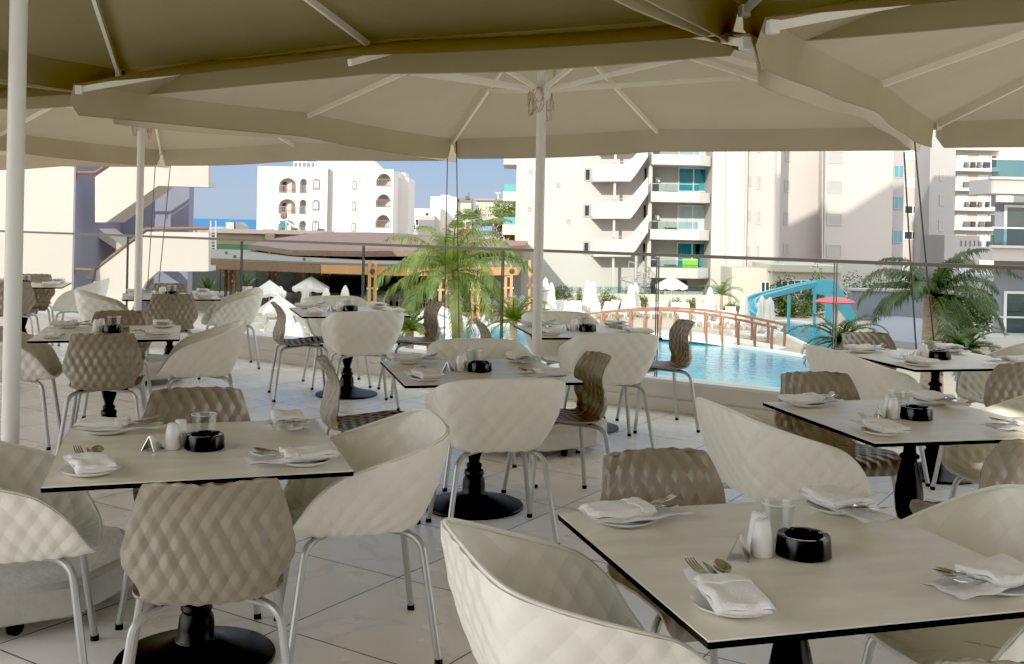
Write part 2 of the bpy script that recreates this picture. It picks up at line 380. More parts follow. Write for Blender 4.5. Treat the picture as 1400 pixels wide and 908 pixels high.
# ------------------------------------------------------------------ chairs
def shell(mb, base, nu, nv, amp, pat, th, closed_u=False, fade=None):
    pts = [[Vector(base(i/(nu if closed_u else nu-1), j/(nv-1))) for j in range(nv)] for i in range(nu)]
    def nrm(i, j):
        i0, i1 = (i-1, i+1) if closed_u else (max(0, i-1), min(nu-1, i+1))
        a = pts[(i1) % nu][j]-pts[i0 % nu][j]; b = pts[i][min(nv-1, j+1)]-pts[i][max(0, j-1)]
        n = a.cross(b)
        return n.normalized() if n.length > 1e-12 else Vector((0, 0, 1))
    N = [[nrm(i, j) for j in range(nv)] for i in range(nu)]
    o = len(mb.v)
    for sgn in (0, 1):
        for i in range(nu):
            for j in range(nv):
                u = i/(nu if closed_u else nu-1); v = j/(nv-1)
                qa, qb, qk = pat(u, v, pts[i][j]); h = amp*quilt(qa, qb)*qk; Q.append((qa, qb, qk if (sgn == 0) == (th > 0) else -qk))
                mb.v.append(tuple(pts[i][j]+N[i][j]*(h-th*sgn)))
    K = nu*nv
    iu = nu if closed_u else nu-1
    for i in range(iu):
        for j in range(nv-1):
            a, b = o+i*nv+j, o+((i+1) % nu)*nv+j
            mb.f.append((a, b, b+1, a+1)); mb.f.append((a+K, a+K+1, b+K+1, b+K))
        j = nv-1
        a, b = o+i*nv+j, o+((i+1) % nu)*nv+j
        mb.f.append((a, b, b+K, a+K))
        if not closed_u:
            a, b = o+i*nv, o+(i+1)*nv
            mb.f.append((b, a, a+K, b+K))
    if not closed_u:
        for j in range(nv-1):
            for i in (0, nu-1):
                a = o+i*nv+j; mb.f.append((a, a+1, a+1+K, a+K))

def add_legs(t, fx, fyf, fyr, zt, sx=.15):
    for (x, y) in ((fx, fyf), (-fx, fyf), (fx, -fyr), (-fx, -fyr)):
        top = Vector((x*.80, y*.80, zt-.05))
        mb = MB()
        pts = [Vector((x, y, .012)), top]
        c0 = top; c2 = Vector((x*.48, y*.48, zt))
        c1 = Vector((x*.765, y*.765, zt+.006))
        for k in range(1, 8):
            s = k/7; pts.append(c0*(1-s)**2+c1*2*s*(1-s)+c2*s*s)
        pts.append(Vector((0, 0, zt+.002*(1 if x*y > 0 else -1))))
        mb.tube(pts, .0125, 10)
        leg = mb.build('leg', m_leg, t)
        ft = MB(); ft.tube([(x*1.0005, y*1.0005, 0), (x*.998, y*.998, .02)], .0145, 10); ft.build('foot_cap', m_dark, leg)

def qbuild(mb, m, t):
    me = bpy.data.meshes.new('seat_shell'); me.from_pydata(mb.v, [], mb.f)
    at = me.attributes.new('quilt', 'FLOAT_VECTOR', 'POINT'); at.data.foreach_set('vector', [c for q in Q for c in q])
    bm = bmesh.new(); bm.from_mesh(me); bmesh.ops.recalc_face_normals(bm, faces=bm.faces); bm.to_mesh(me); bm.free()
    me.polygons.foreach_set('use_smooth', [True]*len(me.polygons)); me.set_sharp_from_angle(angle=R(60)); me.materials.append(m)
    o = bpy.data.objects.new('seat_shell', me); C.objects.link(o); o.parent = t; return o
def quiltmat(m, dist, strength):
    t = m.node_tree; b = t.nodes['Principled BSDF']
    an = t.nodes.new('ShaderNodeAttribute'); an.attribute_name = 'quilt'
    sp = t.nodes.new('ShaderNodeSeparateXYZ'); t.links.new(an.outputs['Vector'], sp.inputs[0])
    def mth(op, a, b_=None):
        n = t.nodes.new('ShaderNodeMath'); n.operation = op
        for i, q in enumerate((a, b_)):
            if q is None: continue
            if isinstance(q, (int, float)): n.inputs[i].default_value = q
            else: t.links.new(q, n.inputs[i])
        return n.outputs[0]
    hs = [mth('ADD', mth('MULTIPLY', mth('ABSOLUTE', mth('SINE', mth('MULTIPLY', sp.outputs[k], PI))), .4), mth('MULTIPLY', mth('PINGPONG', sp.outputs[k], .5), 1.2)) for k in (0, 1)]
    sw = mth('MULTIPLY', mth('ADD', mth('FRACT', sp.outputs[0]), mth('FRACT', sp.outputs[1])), -.18)
    h = mth('ADD', mth('MULTIPLY', mth('ADD', hs[0], hs[1]), .5), sw)
    h = mth('MULTIPLY', h, sp.outputs[2])
    bp = t.nodes.new('ShaderNodeBump'); bp.inputs['Distance'].default_value = dist; bp.inputs['Strength'].default_value = strength
    t.links.new(h, bp.inputs['Height']); t.links.new(bp.outputs[0], b.inputs['Normal'])
quiltmat(m_white, .0042, 1.0); quiltmat(m_brown, .005, 1.0)
BR = [(.262, .40), (.255, .432), (.225, .455), (.15, .466), (.05, .458), (-.06, .447), (-.14, .445), (-.20, .458), (-.236, .50), (-.236, .555), (-.215, .62), (-.205, .68), (-.222, .735), (-.258, .785), (-.270, .796)]
def brown_chair():
    t = thing('side_chair', 'taupe side chair', 'chair', group='taupe quilted side chairs on the terrace')
    prof = [(0, y, z) for y, z in BR]
    wk = [(0, .165), (.06, .192), (.2, .215), (.38, .205), (.47, .185), (.52, .178), (.58, .19), (.655, .228), (.69, .232), (.80, .21), (.90, .186), (.96, .172), (.985, .155), (1, .13)]
    def width(s):
        for (a, x), (b, y) in zip(wk[:-1], wk[1:]):
            if s <= b: f = (s-a)/(b-a); return x+(y-x)*f
        return wk[-1][1]
    # arc length
    L = [0]; N = 240
    for i in range(N): L.append(L[-1]+(crom(prof, (i+1)/N)-crom(prof, i/N)).length)
    tot = L[-1]
    def base(u, v):
        x = (2*u-1); p = crom(prof, v); ww = width(v)
        up = max(0, min(1, (v-.5)/.15)); dn = 1-up
        fwd = .045*x*x*up + .05*abs(x)**4*max(0, 1-abs(v-.55)/.18)
        return Vector((x*ww, p.y+fwd, p.z+dn*.016*x*x*(1 if v > .12 else v/.12)))
    def pat(u, v, p):
        x = (2*u-1)*width(v); s = L[int(v*N)]
        ed = min(1, (1-abs(2*u-1))*7)
        return (x/.052+s/.098, x/.052-s/.098, .3+.7*ed)
    mb = MB(); Q.clear(); shell(mb, base, 97, 161, .006, pat, .007)
    qbuild(mb, m_brown, t)
    bm_ = MB()
    for x in (-1, 1):
        for y in (-.13, .15): bm_.tube([(x*.13, y, .436), (x*.13, y, .455)], .012, 8)
    bm_.build('bumper', m_dark, t)
    add_legs(t, .245, .235, .245, .432)
    return t
RIM = [(0, -.29, .79), (.10, -.289, .789), (.20, -.281, .784), (.262, -.254, .77), (.296, -.19, .746), (.309, -.09, .713), (.309, .01, .682), (.303, .09, .654), (.294, .15, .61), (.284, .19, .565), (.262, .222, .51), (.225, .248, .468), (.16, .264, .452), (.08, .27, .448), (0, .272, .447)]
BOT = [(0, -.185), (.06, -.185), (.12, -.178), (.165, -.155), (.185, -.11), (.192, -.06), (.194, 0), (.194, .05), (.192, .09), (.188, .125), (.18, .16), (.16, .19), (.115, .208), (.06, .215), (0, .217)]
def white_chair():
    t = thing('tub_armchair', 'cream tub chair', 'chair', group='cream quilted tub armchairs on the terrace')
    def half(lst, q): return crom(lst, q)
    def base(u, v):
        ph = (u*2) if u <= .5 else (2-u*2); sx = 1 if u <= .5 else -1
        r = half([Vector(p) for p in RIM], ph); b = half([Vector((p[0], p[1], 0)) for p in BOT], ph)
        if v < .26:
            q = v/.26
            return Vector((sx*b.x*q, .015+(b.y-.015)*q, .437+.008*q*q))
        q = (v-.26)/.74
        hx = 1-(1-q)**1.55; hz = q**1.2
        bz = .445
        return Vector((sx*(b.x+(r.x-b.x)*hx), b.y+(r.y-b.y)*hx, bz+(r.z-bz)*hz))
    def pat(u, v, p):
        if v < .12: return (0, 0, 0)
        k = min(1, (v-.12)/.2)*max(0, min(1, (.275-p.y)/.05))
        back = max(0, min(1, (.05-p.y)/.12))
        a = math.atan2(p.x, -p.y+.1)*.30; z = p.z+.0
        return (a/.068+z/.10, a/.068-z/.10, k)
    mb = MB(); Q.clear(); shell(mb, base, 180, 76, .006, pat, -.008, closed_u=True)
    qbuild(mb, m_white, t)
    b2 = MB()
    rp = [base(i/96, 1) for i in range(97)]
    b2.tube(rp, .0062, 6, caps=False); b2.build('rim_bead', m_white, t)
    b3 = MB()
    for x in (-1, 1):
        for y in (-.14, .14): b3.tube([(x*.13, y, .425), (x*.13, y, .448)], .014, 8)
    b3.build('mounting_peg', m_white, t)
    add_legs(t, .262, .25, .255, .424)
    return t
KW, KB = Kind(white_chair()), Kind(brown_chair())

# ------------------------------------------------------------------ tables and settings
TW, TH = .9, .72
def table_proto():
    t = thing('pedestal_table', 'table', 'table', group='square stone topped pedestal tables')
    a = TW/2
    tp = MB(); tp.box((0, 0, TH-.0015), (TW-.004, TW-.004, .003)); tp.build('tabletop', m_top, t, angle=0)
    ed = MB()
    c = .003
    ring = [(-a, -a), (a, -a), (a, a), (-a, a)]
    ed.hexa([Vector((x*.997, y*.997, TH-.0165)) for x, y in ring]+[Vector((x, y, TH-.0035)) for x, y in ring]); ed.build('tabletop_edge', m_edge, t, angle=0)
    pd = MB()
    pd.lathe([(.022, .70), (.05, .695), (.05, .675), (.028, .66), (.025, .60), (.027, .575), (.041, .565), (.041, .555), (.03, .545), (.034, .53), (.045, .49), (.056, .43), (.059, .39), (.055, .34), (.043, .29), (.031, .255), (.028, .235), (.04, .228), (.042, .215), (.036, .205), (.05, .195), (.053, .175), (.046, .165), (.056, .15), (.06, .12), (.06, .085), (.07, .07)][::-1], 28)
    pd.build('pedestal', m_iron, t, angle=40)
    bs = MB(); bs.lathe([(.262, 0), (.266, .008), (.262, .016), (.20, .028), (.12, .05), (.075, .07), (0, .072)], 56); bs.build('base_disc', m_iron, t, angle=40)
    cr = MB()
    for k in (0, PI/2): cr.box((0, 0, TH-.0245), (.5, .04, .014), k+.78)
    cr.build('support_cross', m_iron, t, angle=0)
    return t
KT = Kind(table_proto())
def plate_proto():
    m = MB(); m.lathe([(0, .004), (.045, .004), (.058, .008), (.083, .016), (.086, .018), (.083, .013), (.055, .002), (.05, 0), (0, 0)], 40)
    return tag(m.build('side_plate', m_china, angle=50), 'plate', 'plate')
def napkin_proto(var):
    rnd = random.Random(var*11+3); m = MB(); ph = [rnd.uniform(0, 6) for _ in range(8)]
    wv = lambda x, y: .0022*math.sin(x*70+ph[0]+y*25)+.0018*math.sin(y*60+ph[1]-x*30)
    sk = rnd.uniform(-.25, .25)
    def slab(x0, x1, y0, y1, zb, zt, skew, rot=0, cup=0, edge=2.2):
        nx, ny = 20, 22
        def pt(u, v, top):
            x = x0+(x1-x0)*u; y = y0+(y1-y0)*v
            e = (1-abs(2*u-1)**(edge*3.2))*(1-abs(2*v-1)**(edge*3.6))
            zz = (zb+zt)/2+((zt-zb)/2*(max(0, e)**.35))*(1 if top else -1)
            x += skew*y + .003*math.sin(v*9+ph[2]); y += .003*math.sin(u*11+ph[3])+cup*(2*u-1)**2
            cz = math.cos(rot); sz = math.sin(rot)
            return (x*cz-y*sz, x*sz+y*cz, zz+wv(x, y)*(1 if top else .25)+.0008*math.sin(x*160+ph[4]))
        m.grid(lambda u, v: pt(u, v, True), nx, ny); m.grid(lambda u, v: pt(u, v, False), nx, ny)
    slab(-.056, .058, -.125, .15, .0185, .0245, sk*.5, 0, .006, 3)      # long tail under the cutlery
    slab(-.06, .056, -.135, .03, .022, .047, sk*.3, .03, 0, 3)          # rolled pouch
    slab(-.061, .057, -.005, .042, .03, .0505, sk*.3, .04, 0, 2)        # turned over lip
    return tag(m.build('folded_napkin', m_linen, angle=80), 'napkin', 'napkin')
def fork_proto():
    m = MB(); th = .0022
    def strip3(pts):    # (x, y, z, halfwidth)
        vs = []
        for x, y, z, hw in pts: vs += [(x-hw, y, z-th/2), (x+hw, y, z-th/2), (x+hw, y, z+th/2), (x-hw, y, z+th/2)]
        fs = [(0, 1, 2, 3), tuple(4*(len(pts)-1)+k for k in (3, 2, 1, 0))]
        for i in range(len(pts)-1):
            for k in range(4): a = 4*i+k; b = 4*i+(k+1) % 4; fs.append((a, b, b+4, a+4))
        m.add(vs, fs)
    strip3([(0, -.10, .004, .008), (0, -.05, .004, .005), (0, 0, .006, .0035), (0, .02, .009, .0045), (0, .032, .009, .0115), (0, .045, .007, .0122)])
    for k in range(4):
        x = -.0098+.00655*k
        strip3([(x, .044, .007, .0022), (x, .07, .0085, .0018), (x, .09, .013, .001)])
    return tag(m.build('fork', m_steel, angle=40), 'fork', 'fork')
def spoon_proto():
    m = MB()
    def bowl(u, v):
        y = .02+.062*v; w_ = .0195*math.sin(PI*min(1, max(.0, v*.93+.06)))**.75
        x = (2*u-1)*w_; d = .008*(1-(2*u-1)**2)*math.sin(PI*v)
        return (x, y, .012-d+.003*v)
    m.grid(bowl, 11, 13)
    m.grid(lambda u, v: (bowl(u, v)[0], bowl(u, v)[1], bowl(u, v)[2]-.0016), 11, 13)
    m.tube([(0, -.10, .004), (0, -.05, .004), (0, -.01, .008), (0, .022, .0125)], [.006, .0045, .003, .0035], 8)
    return tag(m.build('spoon', m_steel, angle=60), 'spoon', 'spoon')
def knife_proto():
    m = MB()
    m.tube([(0, -.10, .005), (0, -.02, .005), (0, .0, .005)], [.006, .005, .004], 8)
    m.prism([(-.004, 0, .0042), (.005, 0, .0042), (.009, .03, .0042), (.008, .075, .0042), (-.001, .10, .0042), (-.0045, .06, .0042)], (0, 0, .0016))
    return tag(m.build('knife', m_steel, angle=40), 'knife', 'knife')
def shaker_proto(name):
    m = MB(); m.lathe([(0, 0), (.024, 0), (.0275, .004), (.0275, .02), (.022, .06), (.0185, .078), (.0185, .083), (.014, .087), (0, .0885)], 28)
    t = tag(m.build(name, m_china, angle=45), 'shaker', 'shaker')
    h = MB()
    for k in range(5 if 'pepper' in name else 3): a = 2*PI*k/(5 if 'pepper' in name else 3); h.lathe([(.0014, .0868), (.0014, .0884), (0, .0886)], 6, (.007*math.cos(a), .007*math.sin(a), 0))
    h.build('hole', m_dark, t, angle=0)
    return t
def ashtray_proto():
    m = MB()
    def fn(r, z, a):
        q = (a/(PI/2)+.5) % 1
        if z > .047 and r > .043 and abs(q-.5) < .045: return r, z-.010
        return r, z
    m.lathe([(0, 0), (.062, 0), (.066, .003), (.063, .045), (.061, .05), (.052, .05), (.0455, .048), (.0445, .042), (.044, .014), (0, .012)], 96, fn=fn)
    return tag(m.build('ashtray', m_ash, angle=30), 'ashtray', 'ashtray')
def glass_proto():
    m = MB(); m.lathe([(0, 0), (.026, 0), (.028, .003), (.0365, .085), (.0372, .088), (.0355, .088), (.0345, .085), (.0265, .012), (0, .011)], 40)
    t = tag(m.build('water_tumbler', m_tumbler, angle=50), 'tumbler', 'glass')
    b = MB(); b.tube([(.0364*math.cos(2*PI*k/40), .0364*math.sin(2*PI*k/40), .0875) for k in range(41)], .0013, 6, caps=False); b.build('rim', mat('glass_rim', (.75, .76, .75), .1), t)
    return t
def sign_proto(num):
    t = thing('number_stand', 'stand', 'sign')
    m = MB(); s = .0012
    A, B, T_ = (-.026, -.03, .0), (.026, -.03, 0), .052
    for sg in (-1, 1):
        m.hexa([Vector((-.03, sg*.024-s, .001)), Vector((.03, sg*.024-s, .001)), Vector((.03, sg*.024+s, .001)), Vector((-.03, sg*.024+s, .001)),
                Vector((-.022, sg*.001-s, .05)), Vector((.022, sg*.001-s, .05)), Vector((.022, sg*.001+s, .05)), Vector((-.022, sg*.001+s, .05))])
    m.build('tent_plate', m_steel, t, angle=0)
    if num:
        Mx = Matrix.Translation((0, -.0145, .0245)) @ Matrix.Rotation(R(65), 4, 'X')
        text_mesh(num, .036, mat('engraving', (.05, .035, .03), .6), t, Mx, 'numerals', .0006)
    return t
PL = Kind(plate_proto()); NK = [Kind(napkin_proto(i)) for i in range(3)]; FK, SP, KN = Kind(fork_proto()), Kind(spoon_proto()), Kind(knife_proto())
SA, PE, AS, GL, SG = Kind(shaker_proto('salt_shaker')), Kind(shaker_proto('pepper_shaker')), Kind(ashtray_proto()), Kind(glass_proto()), Kind(sign_proto(None))
TABLES = {  # name: x, y, rot, description, chairs by side (left, near, right, far), z-sag
 'L': (-1.045, 3.59, .314, 'the nearest left table', 'WBWB'),
 'R': (.695, 2.551, .278, 'the nearest right table', 'WBWB'),
 'M': (1.689, 4.438, .232, 'the second right table', 'WBWB'),
 'C': (-.175, 5.603, .254, 'the centre table behind the palm-side chairs', 'BWBW'),
 'P': (-2.682, 7.097, .292, 'the table numbered 77', 'WBWB'),
 'S': (-3.377, 10.498, .345, 'the table behind the slim pole', 'WBWB'),
 'G': (-1.398, 9.118, .319, 'the table before the open parasols', 'BWBW'),
 'B': (.556, 7.836, .183, 'the table behind the middle pole', 'BWBW'),
 'Q': (2.645, 6.555, .237, 'the rear right table', 'WBWB'),
 'E': (-5.418, 11.749, .289, 'the leftmost table', 'WBWB'),
}
TABLES['C'] = TABLES['C'][:3]+('the centre table', 'BWBW')
TDESC = {'L': 'square stone topped table nearest on the left, pedestal behind a taupe chair', 'R': 'largest nearest square table at front right, corner towards the viewer',
 'M': 'square table second from the front on the right, black column leg showing', 'C': 'square table in the middle of the terrace with a cream chair tucked at its front',
 'P': 'square table with the 77 number stand beyond the near left table', 'S': 'square table at the back left behind the slim white pole', 'G': 'square table by the glass in front of the open white parasols',
 'B': 'square table with the middle white umbrella pole rising before it', 'Q': 'rear right square table just in front of the dark palm', 'E': 'leftmost square table half hidden behind the thick white pole'}
SIDES = ['left', 'near', 'right', 'far']
# per chair adjustments: outward, lateral (ccw of outward), extra rotation
ADJ = {}
SIDEV = [Vector((-1, 0, 0)), Vector((0, -1, 0)), Vector((1, 0, 0)), Vector((0, 1, 0))]
rj = random.Random(5)
def rot2(v, a): return Vector((v.x*math.cos(a)-v.y*math.sin(a), v.x*math.sin(a)+v.y*math.cos(a), v.z))
ADJ.update({'C1': (-.08, -.02, 0), 'C2': (-.10, 0, 0), 'C3': (0, -.16, 0), 'G0': (-.18, 0, 0), 'Q0': (-.10, 0, 0), 'L2': (-.04, 0, 0), 'R0': (-.05, 0, 0)})
#ADJ_END
SKIP = set()
for key, (tx, ty, ta, desc, kinds) in TABLES.items():
    c0 = Vector((tx, ty, 0))
    KT.put(c0, ta, TDESC[key])
    for k in range(4):
        n = rot2(SIDEV[k], ta); lat = rot2(n, PI/2)
        if key+str(k) not in SKIP:
            do, dl, dr = ADJ.get(key+str(k), (0, 0, 0))
            kind = kinds[k]
            off = TW/2+(.13 if kind == 'W' else .12)+do
            loc = c0+n*off+lat*(dl+rj.uniform(-.02, .02))
            rz = math.atan2(-n.y, -n.x)-PI/2+dr+rj.uniform(-.05, .05)
            side = SIDES[k]
            if kind == 'W': KW.put(loc, rz, f'cream tub armchair on the {side} side of {desc}')
            else: KB.put(loc, rz, f'taupe quilted chair on the {side} side of {desc}')
        # setting: pinwheel, at the counter-clockwise end of each side
        corner = ['front left', 'front right', 'back right', 'back left'][k]
        jit = rj.uniform(-.25, .25)
        sp = c0+n*.325+lat*.31+Vector((0, 0, TH+.001))
        az = math.atan2(-lat.y, -lat.x)-PI/2+jit*.7
        d0 = f'at the {corner} corner of {desc}'
        PL.put(sp, az, f'round white plate {d0}', 'side plates')
        ax = rot2(Vector((0, 1, 0)), az); bx_ = rot2(Vector((1, 0, 0)), az)
        var = (k+ord(key)) % 3
        NK[var].put(sp+ax*.03, az+rj.uniform(-.1, .1), f'folded white napkin {d0}', 'folded napkins')
        cz = Vector((0, 0, .027))
        tl = rj.uniform(-.15, .15)
        f_ = FK.put(sp+ax*.085-bx_*.021+cz, az+.10+tl, f'steel fork {d0}', 'forks')
        s_ = SP.put(sp+ax*.08+bx_*.022+cz, az-.12+tl, f'steel spoon {d0}', 'spoons')
        n_ = KN.put(sp+ax*.07+bx_*.001+cz, az+tl, f'steel knife {d0}', 'knives')
        for q in (f_, s_, n_): q.rotation_euler[0] = R(8)
    T = lambda x, y, z=TH+.001: c0+rot2(Vector((x, y, 0)), ta)+Vector((0, 0, z))
    AS.put(T(.015, -.02), ta+rj.uniform(0, .6), f'round black ashtray in the middle of {desc}', 'black ashtrays')
    SA.put(T(-.088, -.005), rj.uniform(0, 3), f'front white tapered shaker beside the ashtray on {desc}', 'salt shakers')
    PE.put(T(-.062, .058), rj.uniform(0, 3), f'rear white tapered shaker beside the tumbler on {desc}', 'pepper shakers')
    GL.put(T(.015, .10), 0, f'clear water tumbler behind the ashtray on {desc}', 'water tumblers', scale=(1.15, 1.15, 1.08))
    if key == 'P':
        s77 = sign_proto('77'); s77['label'] = 'small steel tent stand numbered 77 right of the black ashtray'; s77['group'] = 'number stands'
        s77.location = T(.10, -.075); s77.rotation_euler[2] = ta+.05
    else:
        SG.put(T(-.152, -.01), ta+1.0, f'small folded steel tent stand left of the shakers on {desc}', 'number stands')

# ------------------------------------------------------------------ umbrellas
HU = 2.10
def umbrella_proto(zc, za, zh, seed, sides=(0, 1, 2, 3), HU=2.10, m_canvas=m_canvas):
    rnd = random.Random(seed)
    t = thing('market_umbrella', 'umbrella', 'umbrella', group='square beige market umbrellas over the terrace')
    m = MB(); m.tube([(0, 0, .30), (0, 0, za-.02)], .033, 16); m.build('pole', m_pole, t)
    # canopy: 8 triangular panels
    cn = MB(); q = HU
    rim = [(-q, -q), (0, -q), (q, -q), (q, 0), (q, q), (0, q), (-q, q), (-q, 0)]
    zr = lambda x, y: zc+(.04 if abs(x) < .01 or abs(y) < .01 else 0)
    for k in range(8):
        a = rim[k]; b = rim[(k+1) % 8]
        def fn(u, v, a=a, b=b):
            # u along rib, v across
            x = (a[0]*(1-v)+b[0]*v)*u; y = (a[1]*(1-v)+b[1]*v)*u
            zl = zr(*a)*(1-v)+zr(*b)*v
            z = za+(zl-za)*u
            sag = -.03*math.sin(PI*v)*u*u*(1.4-u) - .05*math.sin(PI*u)*0
            z += sag
            return (x, y, z)
        cn.grid(fn, 22, 14)
    canopy = cn.build('canopy', m_canvas, t, angle=30)
    # valance strips
    for k in sides:
        a = Vector(rim[2*k]); b = Vector(rim[(2*k+2) % 8]); d = (b-a); n_ = Vector((d.y, -d.x)).normalized()
        p1, p2, p3 = rnd.uniform(0, 6), rnd.uniform(0, 6), rnd.uniform(0, 6)
        def vf(u, v, a=a, d=d, n_=n_, p1=p1, p2=p2):
            e = 1-abs(2*u-1)
            p = a+d*u
            zt = zc+.04*(1-abs(2*u-1))-.03*abs(math.sin(2*PI*u))*.4
            drop = .19+.012*math.sin(u*6+p1)
            rnd_ = min(1, e/.03)
            drop *= (.55+.45*math.sqrt(max(0, 1-(1-rnd_)**2)))
            out = v*(.012*math.sin(u*9+p1)+.008*math.sin(u*23+p2)+.008) + .02*v*max(0, 1-e/.07)**1.5
            return (p.x+n_.x*out, p.y+n_.y*out, zt+.003-drop*v)
        vm = MB(); vm.grid(vf, 72, 8); vm.build('valance', m_canvas, t, angle=50)
        hm = MB(); hm.tube([vf(i/71, 1) for i in range(72)], .0035, 5); hm.build('hem', mat('canvas_hem', (.36, .30, .21), .9) if 'canvas_hem' not in bpy.data.materials else bpy.data.materials['canvas_hem'], t)
    for k in range(8):
        x, y = rim[k]; L_ = .985
        rb = MB(); rb.bar((0, 0, za-.05), (x*L_, y*L_, zr(x, y)-.03), .022, .034); r_ = rb.build('rib', m_rib, t)
        s = .50 if k % 2 == 0 else .52
        st = MB(); ex, ey, ez = x*s, y*s, (za-.05)*(1-s/L_)+(zr(x, y)-.03)*s/L_-.03
        hl = math.hypot(x, y)
        st.bar((x/hl*.05, y/hl*.05, zh), (ex, ey, ez), .018, .032); st.build('strut', m_rib, t)
        if k % 2 == 0:
            ct = MB(); ct.box((x*.99, y*.99, zr(x, y)-.035), (.04, .04, .05), math.atan2(y, x)); ct.build('corner_cap', m_pole, t)
    hb = MB(); hb.lathe([(.034, zh-.07), (.052, zh-.06), (.06, zh-.03), (.06, zh+.02), (.045, zh+.05), (.034, zh+.05)], 20); hb.build('hub', m_pole, t)
    cap = MB(); cap.lathe([(.034, za-.10), (.09, za-.085), (.09, za-.03), (.034, za-.02)], 20); cap.build('crown_hub', m_rib, t)
    # coiled pull cords
    cd = MB()
    for k in range(3):
        a0 = rnd.uniform(0, 6)
        for j in range(3):
            rr = .022+.009*j; hh = rnd.uniform(.08, .22)
            ca, sa = math.cos(a0+k*2.1), math.sin(a0+k*2.1)
            cx, cy = ca*.085, sa*.085
            cd.tube([(cx+sa*rr*math.sin(x)+.008*math.sin(3*x+j), cy-ca*rr*math.sin(x)+.008*math.cos(2*x+k), zh-hh/2+hh/2*math.cos(x)+.01) for x in [2*PI*i/16 for i in range(17)]], .0036, 5, caps=False)
    cd.tube([(.06, .05, zh), (.065, .055, zh+.2), (.05, .04, za-.1)], .0045, 5); cd.tube([(.085, .03, zh), (.08, .04, zh+.2), (.06, .05, za-.1)], .0045, 5)
    cd.build('pull_cord', m_cord, t)
    return t
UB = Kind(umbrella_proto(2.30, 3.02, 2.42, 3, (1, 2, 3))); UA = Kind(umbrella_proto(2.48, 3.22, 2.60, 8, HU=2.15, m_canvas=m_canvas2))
ur = math.atan2(e1.y, e1.x)+R(4)
UPOS = {'A': (-1.93, 4.1), 'B': (.185, 7.2), 'C': (-3.42, 9.7)}
s_ = 4.37
UPOS['D'] = (UPOS['A'][0]+s_*e1.x, UPOS['A'][1]+s_*e1.y)
UPOS['F'] = (UPOS['A'][0]-s_*e1.x, UPOS['A'][1]-s_*e1.y)
UPOS['E'] = (UPOS['B'][0]+s_*e1.x, UPOS['B'][1]+s_*e1.y)
UPOS['G'] = (UPOS['C'][0]-s_*e1.x, UPOS['C'][1]-s_*e1.y)
ULAB = {'A': 'big beige umbrella nearest the viewer, on the thick white pole at left', 'B': 'beige umbrella on the middle white pole, ribs and cords showing', 'C': 'beige umbrella on the slim white pole at back left',
 'D': 'beige umbrella canopy at the top right corner of the picture', 'F': 'shade-toned beige umbrella canopy at the top left corner', 'E': 'beige umbrella canopy at right above the dark palm', 'G': 'strip of beige umbrella canopy at the far left edge over the white wing'}
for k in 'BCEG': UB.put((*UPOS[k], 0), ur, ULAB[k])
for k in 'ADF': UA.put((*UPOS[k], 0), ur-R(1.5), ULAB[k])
# concrete bases
def base_proto():
    t = thing('umbrella_base', 'base', 'umbrella base', group='octagonal concrete umbrella bases')
    m = MB(); r0 = .50
    pts = lambda r, z: [Vector((r*math.cos(PI/8+k*PI/4)*(1.0), r*math.sin(PI/8+k*PI/4), z)) for k in range(8)]
    o = len(m.v); rings = [pts(r0-.01, .06), pts(r0, .07), pts(r0, .165), pts(r0-.03, .185)]
    for r_ in rings: m.v += [tuple(p) for p in r_]
    for i in range(3):
        for k in range(8): a = i*8+k; b = i*8+(k+1) % 8; m.f.append((a, b, b+8, a+8))
    m.f.append(tuple(range(7, -1, -1))); m.f.append(tuple(range(24, 32)))
    m.build('slab', m_conc, t, angle=30)
    c = MB(); c.tube([(0, 0, .186), (0, 0, .34)], .045, 18); c.tube([(0, 0, .335), (0, 0, .345)], .05, 18)
    c.tube([(.04, 0, .28), (.085, 0, .28)], .008, 8); c.box((.09, 0, .28), (.012, .03, .012))
    c.build('collar', mat('galvanised_steel', (.50, .50, .48), .4, .7), t)
    for k in range(4):
        a = PI/4+k*PI/2; x, y = .38*math.cos(a), .38*math.sin(a)
        wv = MB(); wv.tube([(x-.014, y, .03), (x+.014, y, .03)], .03, 16); wh = wv.build('caster', m_dark, t)
        br = MB(); br.box((x, y, .055), (.05, .05, .012)); br.build('caster_bracket', m_leg, wh)
    return t
KBASE = Kind(base_proto())
for k, l in (('A', 'grey octagonal concrete base on castors at the front left'), ('B', 'grey octagonal concrete base with a black castor behind the centre table'), ('C', 'grey octagonal concrete base under the slim left pole'),
             ('F', 'concrete umbrella base outside the left edge'), ('G', 'concrete umbrella base at the far left')):
    if k in 'ABC': KBASE.put((*UPOS[k], 0), ur+.25, l)
# tie ropes from the canopy corners to the kerb
def rope(a, b, label, tw=0):
    m = MB(); a = Vector(a); b = Vector(b); pts = []
    for i in range(15):
        s = i/14; p = a.lerp(b, s); p.z -= .02*math.sin(PI*s); pts.append(p)
    m.tube(pts, .006, 6); tag(m.build('tie_rope', m_rope), label, 'rope', 'dark tie ropes hanging from the umbrella corners')
for (px, py, qx, qy, d, lab) in ((624, 185, 628, 480, 10.05, 'right dark tie rope hanging from the umbrella corner over the palm'), (612, 205, 607, 476, 10.2, 'left dark tie rope hanging beside the umbrella corner over the palm'),
        (1249, 178, 1279, 488, 7.55, 'right dark tie rope crossing the dark palm'), (1236, 208, 1253, 484, 7.65, 'left dark tie rope crossing the dark palm'),
        (235, 205, 214, 420, 12.9, 'right dark tie rope in front of the white stair wing'), (213, 215, 200, 420, 13.0, 'left dark tie rope in front of the white stair wing')):
    rope(P(px, py, d), P(qx, qy, d), lab)

